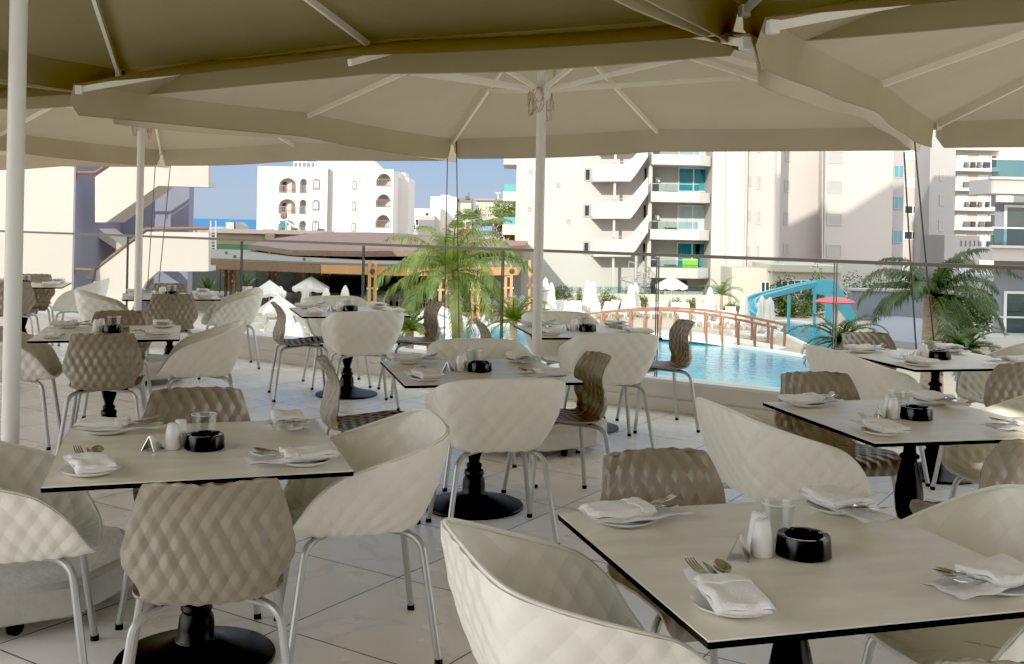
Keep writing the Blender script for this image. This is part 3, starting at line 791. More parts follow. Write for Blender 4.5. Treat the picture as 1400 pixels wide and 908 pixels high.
# ================================================================== SURROUNDINGS
GZ = -4.40
def settle(root):
    obs = [c for c in root.children_recursive if c.type == 'MESH']
    lo = Vector((1e9,)*3); hi = Vector((-1e9,)*3); seen = set()
    for o in obs:
        for v in o.data.vertices:
            for i in range(3): lo[i] = min(lo[i], v.co[i]); hi[i] = max(hi[i], v.co[i])
    b = Vector(((lo.x+hi.x)/2, (lo.y+hi.y)/2, lo.z))
    for o in obs:
        if o.data.name not in seen: seen.add(o.data.name); o.data.transform(Matrix.Translation(-b))
    root.location = b
    return root
def wbox(mb, px0, px1, py0, py1, d, dep, back=0):   # box whose front face fills a window seen at depth d
    x0, x1 = X(px0, d), X(px1, d); pm = (px0+px1)/2
    z1, z0 = Z(pm, py0, d), Z(pm, py1, d)
    mb.span(x0, x1, d-back, d+dep, z0, z1)
def gbox(mb, px0, px1, py0, d, dep, zb=GZ):
    mb.span(X(px0, d), X(px1, d), d, d+dep, zb, Z((px0+px1)/2, py0, d))
def part(name, m, root, *args, **kw):
    mb = MB(); wbox(mb, *args, **kw); return mb.build(name, m, root, angle=0)
def window(root, px0, px1, py0, py1, d, glass=m_win, frame=m_frame, mull=0, fw=.06, proud=.05, transom=False):
    x0, x1 = X(px0, d), X(px1, d); pm = (px0+px1)/2; z1, z0 = Z(pm, py0, d), Z(pm, py1, d)
    fr = MB()
    for a, b, c_, e in ((x0-fw, x0, z0-fw, z1+fw), (x1, x1+fw, z0-fw, z1+fw), (x0, x1, z1, z1+fw), (x0, x1, z0-fw, z0)):
        fr.span(a, b, d-proud, d+.02, c_, e)
    for k in range(mull):
        xm = x0+(x1-x0)*(k+1)/(mull+1); fr.span(xm-fw/2, xm+fw/2, d-proud*.8, d+.02, z0, z1)
    if transom: fr.span(x0, x1, d-proud*.75, d+.02, z1-(z1-z0)*.3-fw/2, z1-(z1-z0)*.3+fw/2)
    f = fr.build('window', frame, root, angle=0)
    g = MB(); g.span(x0, x1, d-.02, d+.01, z0, z1); g.build('pane', glass, f, angle=0)
    return f
def pprism(name, m, root, pts, d, dep):
    mb = MB(); mb.prism([P(x, y, d) for x, y in pts], (0, dep, 0)); return mb.build(name, m, root, angle=0)

# ground, sea
g = MB(); g.add([(-900, -120, GZ-.02), (900, -120, GZ-.02), (900, 330, GZ-.02), (-900, 330, GZ-.02)], [(0, 1, 2, 3)])
struct(g.build('ground', mat('dry_ground', (.38, .33, .26), .9, noise=.2, nscale=.15), fix=False))
g = MB(); g.add([(-40000, 331, -24), (40000, 331, -24), (40000, 45000, -24), (-40000, 45000, -24)], [(0, 1, 2, 3)])
struct(g.build('sea', mat('sea_water', (.0, .105, .27), .5, noise=.08, nscale=.004, spec=.2), fix=False))
g = MB(); g.add([(-26, 17, GZ-.012), (34, 17, GZ-.012), (40, 82, GZ-.012), (-34, 82, GZ-.012)], [(0, 1, 2, 3)])
struct(g.build('pool_deck', mat('beige_deck_paving', (.43, .35, .27), .8, noise=.1, nscale=.8), fix=False))
def watermat():
    m = bpy.data.materials.new('pool_water'); m.use_nodes = True; t = m.node_tree; b = t.nodes['Principled BSDF']
    tc = t.nodes.new('ShaderNodeTexCoord')
    n = t.nodes.new('ShaderNodeTexNoise'); n.inputs['Scale'].default_value = .16; n.inputs['Detail'].default_value = 3; t.links.new(tc.outputs['Object'], n.inputs['Vector'])
    cr = t.nodes.new('ShaderNodeValToRGB'); cr.color_ramp.elements[0].position = .38; cr.color_ramp.elements[1].position = .62
    cr.color_ramp.elements[0].color = (.0, .19, .34, 1); cr.color_ramp.elements[1].color = (.01, .30, .42, 1)
    t.links.new(n.outputs[0], cr.inputs[0]); t.links.new(cr.outputs[0], b.inputs['Base Color'])
    b.inputs['Roughness'].default_value = .08; b.inputs['Specular IOR Level'].default_value = .22
    n2 = t.nodes.new('ShaderNodeTexNoise'); n2.inputs['Scale'].default_value = 2.6; n2.inputs['Detail'].default_value = 4; t.links.new(tc.outputs['Object'], n2.inputs['Vector'])
    bp = t.nodes.new('ShaderNodeBump'); bp.inputs['Strength'].default_value = .5; bp.inputs['Distance'].default_value = .06; t.links.new(n2.outputs[0], bp.inputs['Height']); t.links.new(bp.outputs[0], b.inputs['Normal'])
    return m
m_water = watermat(); m_cop = mat('white_pool_coping', (.74, .71, .66), .6, noise=.06)
def smooth_poly(pts, n=8):
    out = []; N = len(pts)
    for i in range(N):
        p = [pts[(i+k-1) % N] for k in range(4)]
        for j in range(n):
            f = j/n
            out.append(.5*((2*p[1])+(p[2]-p[0])*f+(2*p[0]-5*p[1]+4*p[2]-p[3])*f*f+(3*p[1]-p[0]-3*p[2]+p[3])*f**3))
    return out
def pool(pxs, nm):
    ps = smooth_poly([G(x, y, GZ) for x, y in pxs])
    m = MB(); m.add([(p.x, p.y, GZ+.01) for p in ps], [tuple(range(len(ps)))]); struct(m.build('pool_water', m_water, angle=0))
    c = MB(); c.tube([(p.x, p.y, GZ+.0) for p in ps]+[(ps[0].x, ps[0].y, GZ)], .16, 8, caps=False); struct(c.build('pool_coping', m_cop))
pool([(590, 468), (625, 450), (700, 446), (760, 455), (850, 462), (930, 466), (1010, 476), (1088, 487), (1135, 500), (1170, 600), (900, 640), (640, 540)], 'main')
pool([(1030, 444), (1075, 441), (1117, 445), (1150, 456), (1168, 474), (1120, 480), (1096, 470), (1066, 457), (1034, 451)], 'slide')

# ---- left stair wing
m_lw = mat('dimmed_wing_render', (.37, .33, .305), .8, noise=.04, nscale=.3)  # wing render darkened to stand for weaker, grazing sunlight
lw = thing('stair_wing', 'white hotel wing with zigzag outdoor stairs and brown handrails at left', 'building')
D = 36
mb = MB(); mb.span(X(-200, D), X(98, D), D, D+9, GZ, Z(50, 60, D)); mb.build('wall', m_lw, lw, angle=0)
mb = MB(); mb.span(X(98, D)+.01, X(256, 40.2), 40.2, 40.8, GZ, Z(180, 90, 40)); mb.build('stair_core', mat('shade_painted_render', (.13, .14, .20), .85, noise=.05, nscale=.4), lw, angle=0)  # dark blue colour stands for shade inside the stair recess
mb = MB(); mb.span(X(98, D)+.005, X(98, D)+.05, D+.02, 40.2, GZ, Z(180, 90, 40)); mb.build('stair_side_shade', bpy.data.materials['shade_painted_render'], lw, angle=0)  # thin panel, its dark blue painting shade on the side face
mb = MB(); mb.span(-48, -20.5, D+.5, D+10, GZ, 25); mb.build('unseen_shade_wing', m_lw, lw, angle=0)  # unseen tall block added to throw shade on the pool bar
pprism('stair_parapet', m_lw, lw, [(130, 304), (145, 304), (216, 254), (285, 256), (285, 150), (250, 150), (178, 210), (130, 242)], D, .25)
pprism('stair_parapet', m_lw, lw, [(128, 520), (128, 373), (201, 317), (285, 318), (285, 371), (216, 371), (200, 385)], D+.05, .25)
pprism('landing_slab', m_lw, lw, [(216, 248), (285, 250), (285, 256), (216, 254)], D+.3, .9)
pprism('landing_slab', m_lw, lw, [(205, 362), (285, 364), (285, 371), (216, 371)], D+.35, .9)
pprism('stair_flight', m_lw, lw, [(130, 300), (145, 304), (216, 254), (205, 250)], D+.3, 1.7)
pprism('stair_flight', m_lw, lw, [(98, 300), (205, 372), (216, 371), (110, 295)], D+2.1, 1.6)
def handrail(pts, d=D+.12):
    m = MB(); m.tube([P(x, y, d) for x, y in pts], .065, 8)
    for (x0, y0), (x1, y1) in zip(pts[:-1], pts[1:]):
        for k in (.2, .8): a = P(x0+(x1-x0)*k, y0+(y1-y0)*k, d); m.tube([a, a+Vector((0, 0, -.22))], .025, 6)
    m.build('handrail', m_rail, lw)
handrail([(100, 236), (131, 236), (180, 203), (210, 180)]); handrail([(100, 368), (130, 369), (200, 313), (285, 312)])
window(lw, 101, 172, 206, 236, 40.15, m_win, m_bframe, 0)
window(lw, 132, 190, 402, 440, 40.15, m_win, m_bframe, 0)
wl = MB(); p_ = P(124, 383, 35.8); wl.tube([p_, p_+Vector((.1, .1, .45))], [.16, .05], 10); wl.tube([p_+Vector((.1, .1, .4)), p_+Vector((.2, .3, .65))], .03, 6); wl.build('wall_lamp', m_dark, lw)
settle(lw)

# ---- pool bar: rear block, round brown roof, lower pergola roof
pb_ = thing('roof_terrace_block', 'low sandstone block with green walls, ladder and roof plant behind the pergola', 'building')
mb = MB(); gbox(mb, 200, 455, 318, 92, 12); mb.build('wall', m_sand, pb_, angle=0)
part('parapet', m_wall3, pb_, 255, 452, 314, 319.5, 91.6, 1)
part('green_panel', m_green, pb_, 290, 362, 334, 352, 91.9, .3); part('green_panel', m_green, pb_, 374, 412, 334, 352, 91.9, .3); part('green_panel', m_green, pb_, 424, 470, 334, 352, 91.9, .3)
for a in (361, 413): part('column', m_sand, pb_, a, a+12, 319, 352, 91.2, .8)
part('doorway', m_winb, pb_, 393, 402, 333, 352, 91.6, .3)
ld = MB()
for x in (288, 295): ld.bar(P(x, 302, 90.5), P(x, 352, 90.5), .09, .09)
for k in range(8): ld.bar(P(288, 316+k*4.5, 90.5), P(295, 316+k*4.5, 90.5), .05, .05)
ld.build('ladder', m_wplas, pb_, angle=0)
for a in (345, 376, 405):
    fl_ = MB(); q = P(a+4, 345, 90.8); fl_.box(q, (.5, .25, .4)); fl_.tube([q+Vector((0, 0, .1)), q+Vector((-.4, 0, .6)), q+Vector((.4, 0, .75))], .05, 6); fl_.build('floodlight', m_leg, pb_)
settle(pb_)
ac = thing('air_handler', 'grey metal air duct unit on the flat roof in front of the sea', 'roof plant')
m = MB(); wbox(m, 307, 320, 304, 315, 93, 1.4); m.build('casing', m_wplas, ac, angle=0)
m = MB(); m.prism([P(320, 304, 93), P(328, 304, 93), P(334, 309, 93), P(334, 315, 93), P(320, 315, 93)], (0, 1.4, 0)); m.build('duct', m_leg, ac, angle=0)
settle(ac)
rb_ = thing('roof_bulkhead', 'small white roof hut below the sea horizon', 'roof hut')
m = MB(); wbox(m, 279, 304, 310.5, 318, 95, 3); m.build('wall', m_bright, rb_, angle=0); window(rb_, 296, 301, 312.5, 315, 94.95)
settle(rb_)
kit = thing('rooftop_slide', 'pale blue and green rooftop ladder structure before the arched building', 'roof structure')
m = MB(); m.bar(P(391, 302, 95), P(412, 317, 95), .5, .12); m.bar(P(391, 300, 96), P(391, 318, 96), .12, .12); m.build('ramp', m_wplas, kit, angle=0)
m = MB(); wbox(m, 381, 386, 302, 312, 95, .5); m.build('pale_panel', m_slide, kit, angle=0)
m = MB(); m.lathe([(0, 0), (.28, .08), (.34, .34), (.25, .6), (0, .7)], 12, P(388, 300, 95)); m.build('ball', m_sand, kit)
m = MB(); wbox(m, 397, 404, 312, 318, 94, .5); m.build('green_box', m_green, kit, angle=0); m = MB(); wbox(m, 432, 441, 313, 318, 94, .5); m.build('green_box', m_green, kit, angle=0)
settle(kit)
br_ = thing('round_bar_roof', 'low brown shingled bar roof, its left end in shadow', 'roof')
ev = [(340, 334, 80), (400, 342, 70), (500, 343.5, 66), (620, 342, 66), (718, 335, 72), (722, 330, 82), (600, 326, 98), (380, 324, 98)]
tp_ = [(440, 318.2, 88), (470, 317.6, 85), (500, 317.6, 84), (530, 318.2, 84), (560, 320, 85), (565, 320.5, 89), (520, 318, 92), (450, 317.5, 92)]
m = MB(); a = [P(*q) for q in ev]; b = [P(*q) for q in tp_]
m.v += [tuple(v) for v in a+b]; m.f += [(i, (i+1) % 8, (i+1) % 8+8, i+8) for i in range(8)]+[tuple(range(8, 16))]
m.build('shingles', m_roof, br_, angle=20)
m = MB(); m.v += [tuple(v) for v in a]+[tuple(v+Vector((0, 0, -.35))) for v in a]; m.f += [(i, (i+1) % 8, (i+1) % 8+8, i+8) for i in range(8)]+[tuple(range(15, 7, -1))]
m.build('fascia', m_wood2, br_, angle=0)
m = MB(); m.lathe([(8.6, -1.35), (8.6, -.1)], 48, (X(575, 84), 84, 0)); m.build('drum_wall', m_sand, br_)
settle(br_)
pg = thing('pergola_bar', 'pool bar under a flat roof with timber beams and paired posts', 'pergola')
m = MB(); lo = [P(214, 366, 66), P(440, 369, 61.5), P(560, 371, 60.5), P(706, 367, 64)]; hi = [P(214, 351, 84), P(440, 352, 82), P(560, 352, 82), P(716, 353, 84)]
zt = -1.05
def zset(p, z): return Vector((p.x, p.y, z))
vs = [zset(p, zt) for p in lo]+[zset(p, zt) for p in reversed(hi)]
m.prism(vs, (0, 0, .12)); m.build('roof', mat('flat_grey_roof', (.17, .15, .13), .8, noise=.1, nscale=.5), pg, angle=0)
for a, b in zip(lo[:-1], lo[1:]):
    m = MB(); m.bar(zset(a, zt-.27), zset(b, zt-.27), .22, .5); m.build('beam', m_wood if a.x > -13 else m_wood2, pg, angle=0)  # left beams take the darker timber as painted shade
m = MB(); m.bar(zset(lo[3], zt-.27), zset(hi[3], zt-.27), .22, .5); m.build('beam', m_wood, pg, angle=0)
def postpair(px, d, mm, w_=.17, gap=.34, top=.75):
    x = X(px, d); m = MB()
    for s in (-1, 1):
        m.span(x+s*gap/2-w_/2, x+s*gap/2+w_/2, d-w_/2, d+w_/2, GZ+.02, zt+(.15 if s < 0 else .0)+top*.2)
    p = m.build('post', mm, pg, angle=0)
    c = MB()
    for k, z in enumerate((GZ+.4, GZ+1.2, GZ+2.0, GZ+2.7)):
        c.span(x-gap/2+w_/2, x+gap/2-w_/2, d-.06, d+.06, z, z+.12)
    c.build('post_block', mm, p, angle=0)
    bl = MB()
    for z in (GZ+.45, GZ+2.05): 
        for s in (-1, 1): bl.box((x+s*(gap/2+w_/2+.03), d, z), (.06, .14, .10))
    bl.build('bolt_plate', m_wplas, p, angle=0)
for px, d, mm in ((312, 72, m_wood2), (324, 65.2, m_wood2), (371, 74, m_wood2), (419, 63.2, m_wood2), (445, 76, m_wood2), (509, 60.6, m_wood), (606, 60.6, m_wood), (650, 61.4, m_wood), (695, 63.8, m_wood), (727, 67, m_wood)):  # left posts use the darker timber for shade too
    postpair(px, d, mm)
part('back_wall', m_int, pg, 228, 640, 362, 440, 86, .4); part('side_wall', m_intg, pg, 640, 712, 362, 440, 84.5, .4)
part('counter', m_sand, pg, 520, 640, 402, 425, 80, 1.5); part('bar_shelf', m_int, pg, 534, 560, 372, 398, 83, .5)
m = MB()
for k in range(9): m.span(X(300+k*25, 84), X(300+k*25, 84)+.08, 83.9, 84, GZ, zt)
m.build('mullion', m_alu, pg, angle=0)
m = MB(); ps = [G(470, 418, GZ), G(560, 424, GZ), G(660, 431, GZ), G(735, 427, GZ), G(735, 410, GZ), G(470, 407, GZ)]; m.prism([Vector((p.x, p.y, GZ+.12)) for p in ps], (0, 0, -.2)); m.build('timber_deck', mat('red_timber_deck', (.30, .14, .08), .7, noise=.2, nscale=3, stretch=(.2, 4, 1)), pg, angle=0)
for px, py in ((509, 362), (606, 362), (654, 362), (700, 362), (327, 366), (421, 366)):
    sp_ = MB(); q = P(px, py+9, 60.2 if px > 480 else 63); sp_.lathe([(0, -.16), (.13, -.12), (.16, 0), (.13, .12), (0, .16)], 12, q); sp_.build('speaker', m_dark, pg)
settle(pg)
# chairs and tables of the bar
def bar_chair_proto():
    t = thing('resin_chair', 'white resin armchair', 'chair')
    m = MB(); m.box((0, 0, .45), (.5, .48, .03)); m.build('seat', m_wplas, t, angle=0)
    m = MB()
    for k in range(5): m.bar((-.2+.1*k, -.22, .47), (-.2+.1*k, -.30, .85), .035, .02)
    m.tube([(-.25, -.22, .46), (-.25, -.30, .86), (0, -.32, .92), (.25, -.30, .86), (.25, -.22, .46)], .022, 6); m.build('backrest', m_wplas, t)
    for x in (-1, 1):
        m = MB(); m.tube([(x*.26, .24, 0), (x*.26, .22, .62), (x*.27, .16, .67), (x*.27, -.24, .66)], .022, 6); m.build('arm', m_wplas, t)
        m = MB(); m.tube([(x*.24, -.30, 0), (x*.23, -.22, .46)], .022, 6); m.build('leg', m_wplas, t)
    return t
KC = Kind(bar_chair_proto()); rc = random.Random(12)
CL = 'white resin armchair among the bar seats under the pergola'
for k in range(26):
    px = 488+k*9.2; py = rc.choice((416, 420, 423, 426)); q = G(px, py, GZ+.12)
    KC.put(q, rc.uniform(0, 6.28), CL, 'white resin armchairs at the pool bar')
def bar_table():
    t = thing('bar_table', 'small round white table among the bar seats', 'table')
    m = MB(); m.lathe([(0, .70), (.40, .70), (.40, .73), (0, .73)], 20); m.build('tabletop', m_wplas, t)
    m = MB(); m.lathe([(.25, 0), (.22, .03), (.04, .05), (.04, .70)], 12); m.build('pedestal', m_wplas, t); return t
KBT = Kind(bar_table())
for px, py in ((515, 419), (560, 421), (600, 423), (640, 424), (675, 424), (700, 420)): KBT.put(G(px, py, GZ+.12), 0, 'small round white table among the bar seats under the pergola', 'bar tables')

# ---- arched white building
def facade(o, ux, W_, Hh, holes, depth, m, root, name='facade', back=None, thick=.35):
    bm = bmesh.new()
    def loop(pts):
        vs = [bm.verts.new((x, 0, z)) for x, z in pts]
        return [bm.edges.new((vs[i], vs[(i+1) % len(vs)])) for i in range(len(vs))]
    es = loop([(0, 0), (W_, 0), (W_, Hh), (0, Hh)])
    for h_ in holes: es += loop(h_)
    bmesh.ops.triangle_fill(bm, use_beauty=True, use_dissolve=False, edges=es)
    for h_ in holes:
        n = len(h_); a = [bm.verts.new((x, 0, z)) for x, z in h_]; b = [bm.verts.new((x, depth, z)) for x, z in h_]
        for i in range(n): bm.faces.new((a[i], a[(i+1) % n], b[(i+1) % n], b[i]))
        bm.faces.new(b)
    bmesh.ops.remove_doubles(bm, verts=bm.verts, dist=1e-5); bmesh.ops.recalc_face_normals(bm, faces=bm.faces)
    me = bpy.data.meshes.new(name); bm.to_mesh(me); bm.free(); me.materials.append(m)
    ux = Vector(ux).normalized(); vy = Vector((-ux.y, ux.x, 0))
    me.transform(Matrix(((ux.x, vy.x, 0, o[0]), (ux.y, vy.y, 0, o[1]), (0, 0, 1, o[2]), (0, 0, 0, 1))))
    ob = bpy.data.objects.new(name, me); C.objects.link(ob); ob.parent = root; return ob
def arch(x0, x1, z0, z1, rise=None, n=10):
    r = rise if rise else (x1-x0)/2; zc = z1-r; xm = (x0+x1)/2
    return [(x0, z0), (x1, z0)]+[(xm+(x1-x0)/2*math.cos(PI*k/n), zc+r*math.sin(PI*k/n)) for k in range(n+1)]
ab = thing('arched_apartments', 'bright white apartment block with arched balconies beside the sea', 'building')
D = 142; pxm = D/F
x0, x1 = X(349, D), X(445, D); zt_ = Z(400, 228, D); zb_ = GZ
zz = lambda py, px=400: Z(px, py, D)
hs = []
for r_ in (0, 1, 2):
    dy = 28.7*r_
    hs.append(arch(X(378.5, D)-x0, X(402, D)-x0, zz(264+dy)-zb_, zz(243.5+dy)-zb_, 1.0)); hs.append(arch(X(407, D)-x0, X(416.5, D)-x0, zz(264+dy)-zb_, zz(244+dy)-zb_))
facade((x0, D, zb_), (1, 0, 0), x1-x0, zt_-zb_, hs, 1.6, m_bright, ab)
m = MB(); m.span(x0+.02, x1, D+2.2, D+14, zb_, zt_-.01); m.span(x0, x0+.3, D+.01, D+2.2, zb_, zt_-.02); m.span(x0, x1, D+.01, D+2.2, zt_-.3, zt_-.01); m.build('wall', m_bright, ab, angle=0)
def rail_b(xa_, xb_, d, z, h=1.0):
    m = MB(); m.span(xa_, xb_, d-.04, d, z+h-.06, z+h); m.span(xa_, xb_, d-.04, d, z+.1, z+.15)
    n = max(2, int((xb_-xa_)/.22))
    for k in range(n+1): q = xa_+(xb_-xa_)*k/n; m.span(q-.02, q+.02, d-.035, d-.005, z, z+h)
    m.build('balcony_rail', m_alu, ab, angle=0)
def arched_window(root, pxa, pxb, pya, pyb, d, glass, fr):
    xa_, xb_ = X(pxa, d), X(pxb, d); za_, zb2 = Z(pxa, pyb, d), Z(pxa, pya, d)
    m = MB(); m.prism([Vector((q[0], d-.10, q[1])) for q in arch(xa_, xb_, za_, zb2, (xb_-xa_)*.35)], (0, .11, 0)); f = m.build('window', fr, root, angle=0)
    w2 = (xb_-xa_)*.17
    for a, b in ((xa_+w2, (xa_+xb_)/2-w2*.3), ((xa_+xb_)/2+w2*.3, xb_-w2)):
        g = MB(); g.span(a, b, d-.13, d-.09, za_+w2, zb2-w2*1.6); g.build('pane', glass, f, angle=0)
for r_ in (0, 1, 2):
    dy = 28.7*r_
    rail_b(X(378.5, D), X(402, D), D, zz(264+dy)); rail_b(X(407, D), X(416.5, D), D, zz(264+dy))
    for a, b in ((384, 389), (396, 401)):
        m = MB(); wbox(m, a, b, 249+dy, 264+dy, D+1.55, .02, .03); m.build('balcony_door', m_bframe, ab, angle=0)
    arched_window(ab, 425, 434.5, 244.5+dy, 259+dy, D, m_winp, m_bframe)
# stepped right part
m = MB(); gbox(m, 445, 491, 229, 143.5, 12); m.build('wall', m_bright, ab, angle=0)
for r_ in (0, 1, 2): arched_window(ab, 479, 484.5, 247+28.7*r_, 259+28.7*r_, 143.5, m_winp, m_bframe)
x0, x1 = X(491, 139.5), X(535, 139.5); D2 = 139.5
m = MB(); m.span(x0, x1, D2+3.2, D2+12, zb_, Z(510, 231, D2)); m.span(x0, x0+.3, D2+.01, D2+3.2, zb_, Z(510, 231, D2)-.02); m.span(x1-.3, x1, D2+.01, D2+3.2, zb_, Z(510, 231, D2)-.02); m.span(x0, x1, D2+.02, D2+3.2, Z(510, 233, D2), Z(510, 231, D2)-.01); m.build('wall', m_bright, ab, angle=0)
hs = []
for r_ in (0, 1, 2):
    dy = 28.3*r_
    hs.append(arch(X(511.5, D2)-x0, X(532, D2)-x0, Z(520, 255+dy, D2)-zb_, Z(520, 237+dy, D2)-zb_, 1.25))
facade((x0, D2, zb_), (1, 0, 0), x1-x0, Z(510, 231, D2)-zb_, hs, 2.6, m_bright, ab)
for r_ in (0, 1, 2): rail_b(X(511.5, D2), X(532, D2), D2, Z(520, 255+28.3*r_, D2))
m = MB(); gbox(m, 540, 556, 243, 146, 9); gbox(m, 535, 551, 236, 150, 5); m.build('wall', m_bright, ab, angle=0)
pprism('stair_tower', m_bright, ab, [(433, 190), (504, 190), (505, 216), (521, 231), (521, 250), (433, 250)], 147, 6)
m = MB(); 
for a, b in ((398, 433), (447, 485)):
    m.span(X(a, D+3), X(b, D+3), D+2.95, D+3.05, Z(a, 222, D+3), Z(a, 221, D+3))
    for k in range(7): q = X(a+(b-a)*k/6, D+3); m.span(q-.05, q+.05, D+2.96, D+3.04, Z(a, 229, D+3), Z(a, 221, D+3))
m.build('roof_rail', m_wplas, ab, angle=0)
ch = MB(); wbox(ch, 358, 370, 313, 320, 120, 1); ch.build('plant_box', m_sand, ab, angle=0)
settle(ab)

# ---- far town
def house(name, label, pieces, wins, d):
    t = thing(name, label, 'building')
    for (a, b, y, dd, mm) in pieces: m = MB(); gbox(m, a, b, y, d+dd, 14, -14); m.build('wall', mm, t, angle=0)
    for wv in wins: window(t, *wv[:4], d+wv[4]-.03, m_win, m_bframe if len(wv) > 5 else m_frame, fw=.1)
    return t
h1 = house('town_house', 'low cream house with arched windows right of the arched apartments', [(552, 600, 285, 0, m_wall3), (555, 592, 295, -3, m_grey)], [(556, 559, 300, 312, -3), (566, 570, 300, 308, -3), (562, 566, 304, 314, -3), (580, 584, 291, 295, 0)], 190); settle(h1)
h2 = house('town_house', 'plain white cube house above the feathery palm', [(586, 622, 269, 0, m_bright), (600, 612, 266.5, 1, m_bright), (620, 626, 272, 4, m_grey), (622, 641, 276, 2, m_wall3)], [], 205)
m = MB(); wbox(m, 624, 643, 271, 276, 206.5, 5); m.build('roof_canopy', m_alu, h2, angle=0)
m = MB(); m.tube([P(641, 272, 206), P(641, 263, 206)], .12, 6); m.tube([P(638, 272, 206), P(638, 268, 206)], .3, 6); m.build('antenna', m_alu, h2); settle(h2)
h3 = house('town_house', 'pale house with orange tile parapets behind the blue sign', [(648, 674, 273.5, 0, m_wall3), (670, 684, 278, 3, m_wall3), (680, 700, 273, 1, m_wall3), (600, 690, 312, -20, m_bright)], [(651, 654, 284, 288, 0)], 215)
for a, b in ((647, 674), (679, 700)): part('tile_parapet', m_sand, h3, a, b, 271.5, 274, 214, 4)
m = MB(); q = P(681, 266, 214); m.lathe([(0, 0), (.5, .15), (.75, .45)], 14, q); m.tube([q+Vector((0, 0, -1.2)), q], .08, 6); m.build('satellite_dish', m_wplas, h3); settle(h3)
h4 = house('shop_front', 'grey roofed shop with a blue and white front below the sign', [(648, 690, 300, 0, m_grey)], [(656, 672, 302, 309, 0)], 170)
m = MB(); wbox(m, 649, 671, 309, 320, 169.5, .4); m.build('blue_front', mat('blue_shop_front', (.12, .22, .50), .5, noise=.4, nscale=1.2), h4, angle=0)
m = MB(); m.prism([P(644, 301, 168), P(660, 296, 168), P(676, 296, 168), P(692, 302, 168)], (0, 8, 0)); m.build('roof', m_grey, h4, angle=0); settle(h4)
sg_ = thing('rooftop_sign', 'blue rooftop sign with yellow letters reading MIKE & LENOS TSOUKKAS COMPLEX', 'sign')
Ds = 195; m = MB(); wbox(m, 653.5, 698, 282, 288.3, Ds, .3); m.build('upper_board', mat('sign_blue', (.015, .05, .30), .5), sg_, angle=0)
m = MB(); wbox(m, 656, 701, 289, 293.5, Ds, .3); m.build('lower_board', mat('sign_purple', (.10, .08, .22), .5), sg_, angle=0)
my = mat('sign_yellow', (.85, .72, .10), .5)
for body, cx, cy, size, wid in (('MIKE & LENOS', 675.5, 285.2, 1.05, 41), ('TSOUKKAS COMPLEX', 678.5, 291.2, .72, 42)):
    q = P(cx, cy, Ds-.06)
    tx = text_mesh(body, size, my, sg_, Matrix.Identity(4), 'lettering', .02)
    wd = max(v.co.x for v in tx.data.vertices)-min(v.co.x for v in tx.data.vertices); sx_ = wid*Ds/F/wd
    tx.data.transform(Matrix.Translation(q) @ Matrix.Rotation(PI/2, 4, 'X') @ Matrix.Diagonal((sx_, 1, 1, 1)))
m = MB()
for x in (656, 668, 682, 696): m.tube([P(x, 282, Ds+.5), P(x, 312, Ds+.5)], .12, 6)
m.build('sign_post', m_alu, sg_); settle(sg_)

# ---- main hotel block
hb_ = thing('hotel_block', 'tall cream hotel block with glass balconies and zigzag escape stairs', 'building')
D = 85; TOP = 120
m = MB(); m.span(X(703, D), X(887, D), D, D+14, GZ, Z(800, TOP, D)); m.build('wall', m_wall, hb_, angle=0)
m = MB(); gbox(m, 971, 1018, TOP, 83.2, 15); m.build('wall', m_wall, hb_, angle=0)
m = MB(); gbox(m, 1018, 1064, TOP, 83.8, 15); gbox(m, 1016.5, 1019, TOP, 82.9, .2); m.build('wall', m_wall2, hb_, angle=0)
m = MB(); m.span(X(887, 86.5), X(971, 86.5), 86.5, 98, GZ, Z(900, TOP, 86.5)); m.build('recessed_wall', m_wall, hb_, angle=0)
m = MB(); m.span(X(884, 83.4), X(889, 83.4), 83.5, 86.6, GZ, Z(886, TOP, 83.4)); m.build('pier', m_wall, hb_, angle=0)
for y in (160, 211, 262, 313.5, 366):
    zt2, zb2 = Z(930, y+.5, 82.6), Z(930, y+14.5, 82.6)
    xl, xr = X(887.5, 82.6), X(971, 82.6)
    m = MB(); m.prism([(xl, 82.6, zb2), (xr-1.0, 82.6, zb2), (xr, 83.5, zb2), (xr, 86.4, zb2), (xl, 86.4, zb2)], (0, 0, zt2-zb2)); b_ = m.build('balcony', m_wall, hb_, angle=0)
    g = MB(); g.span(xl+.1, xr-1.05, 82.66, 82.70, zt2, zt2+.6); g.build('balcony_glass', m_balg, b_, angle=0)
    h_ = MB(); h_.span(xl+.1, xr-1.05, 82.65, 82.71, zt2+.6, zt2+.64); h_.build('balcony_rail', m_leg, b_, angle=0)
k = 0
for y0, y1 in ((180, 212), (231, 261), (282, 313), (333, 366)):
    window(hb_, 925.5, 964.5, y0, y1, 86.45, [m_winp, m_winb, m_winp, m_winb][k], m_frame, 1, fw=.09); k += 1
dk = MB(); wbox(dk, 950, 955.5, 334, 365, 86.4, .03, .04); dk.build('open_door', m_dark, hb_, angle=0)
for y in (234, 285, 337): 
    m = MB(); q = P(912, y+17, 84.5); m.box(q, (1.0, .6, .05)); m.box(q+Vector((0, 0, -.5)), (.06, .06, 1.0)); m.build('balcony_table', m_leg, hb_, angle=0)
gc = MB(); q = P(943, 360, 84.2); gc.box(q, (1.2, .3, .7)); gc.build('green_towel', mat('lime_cloth', (.35, .6, .05), .8), hb_, angle=0)
for px, ys in ((800, (232, 281, 332)),):
    for y in ys: window(hb_, px-2.5, px+3, y, y+14, 84.97, m_win, m_grey, 0, fw=.12)
for px, ys in ((1035, (192, 242, 289.5, 336)),):
    for y in ys: window(hb_, px-1.8, px+1.6, y, y+15, 83.77, m_grey, m_wall2, 0, fw=.1)
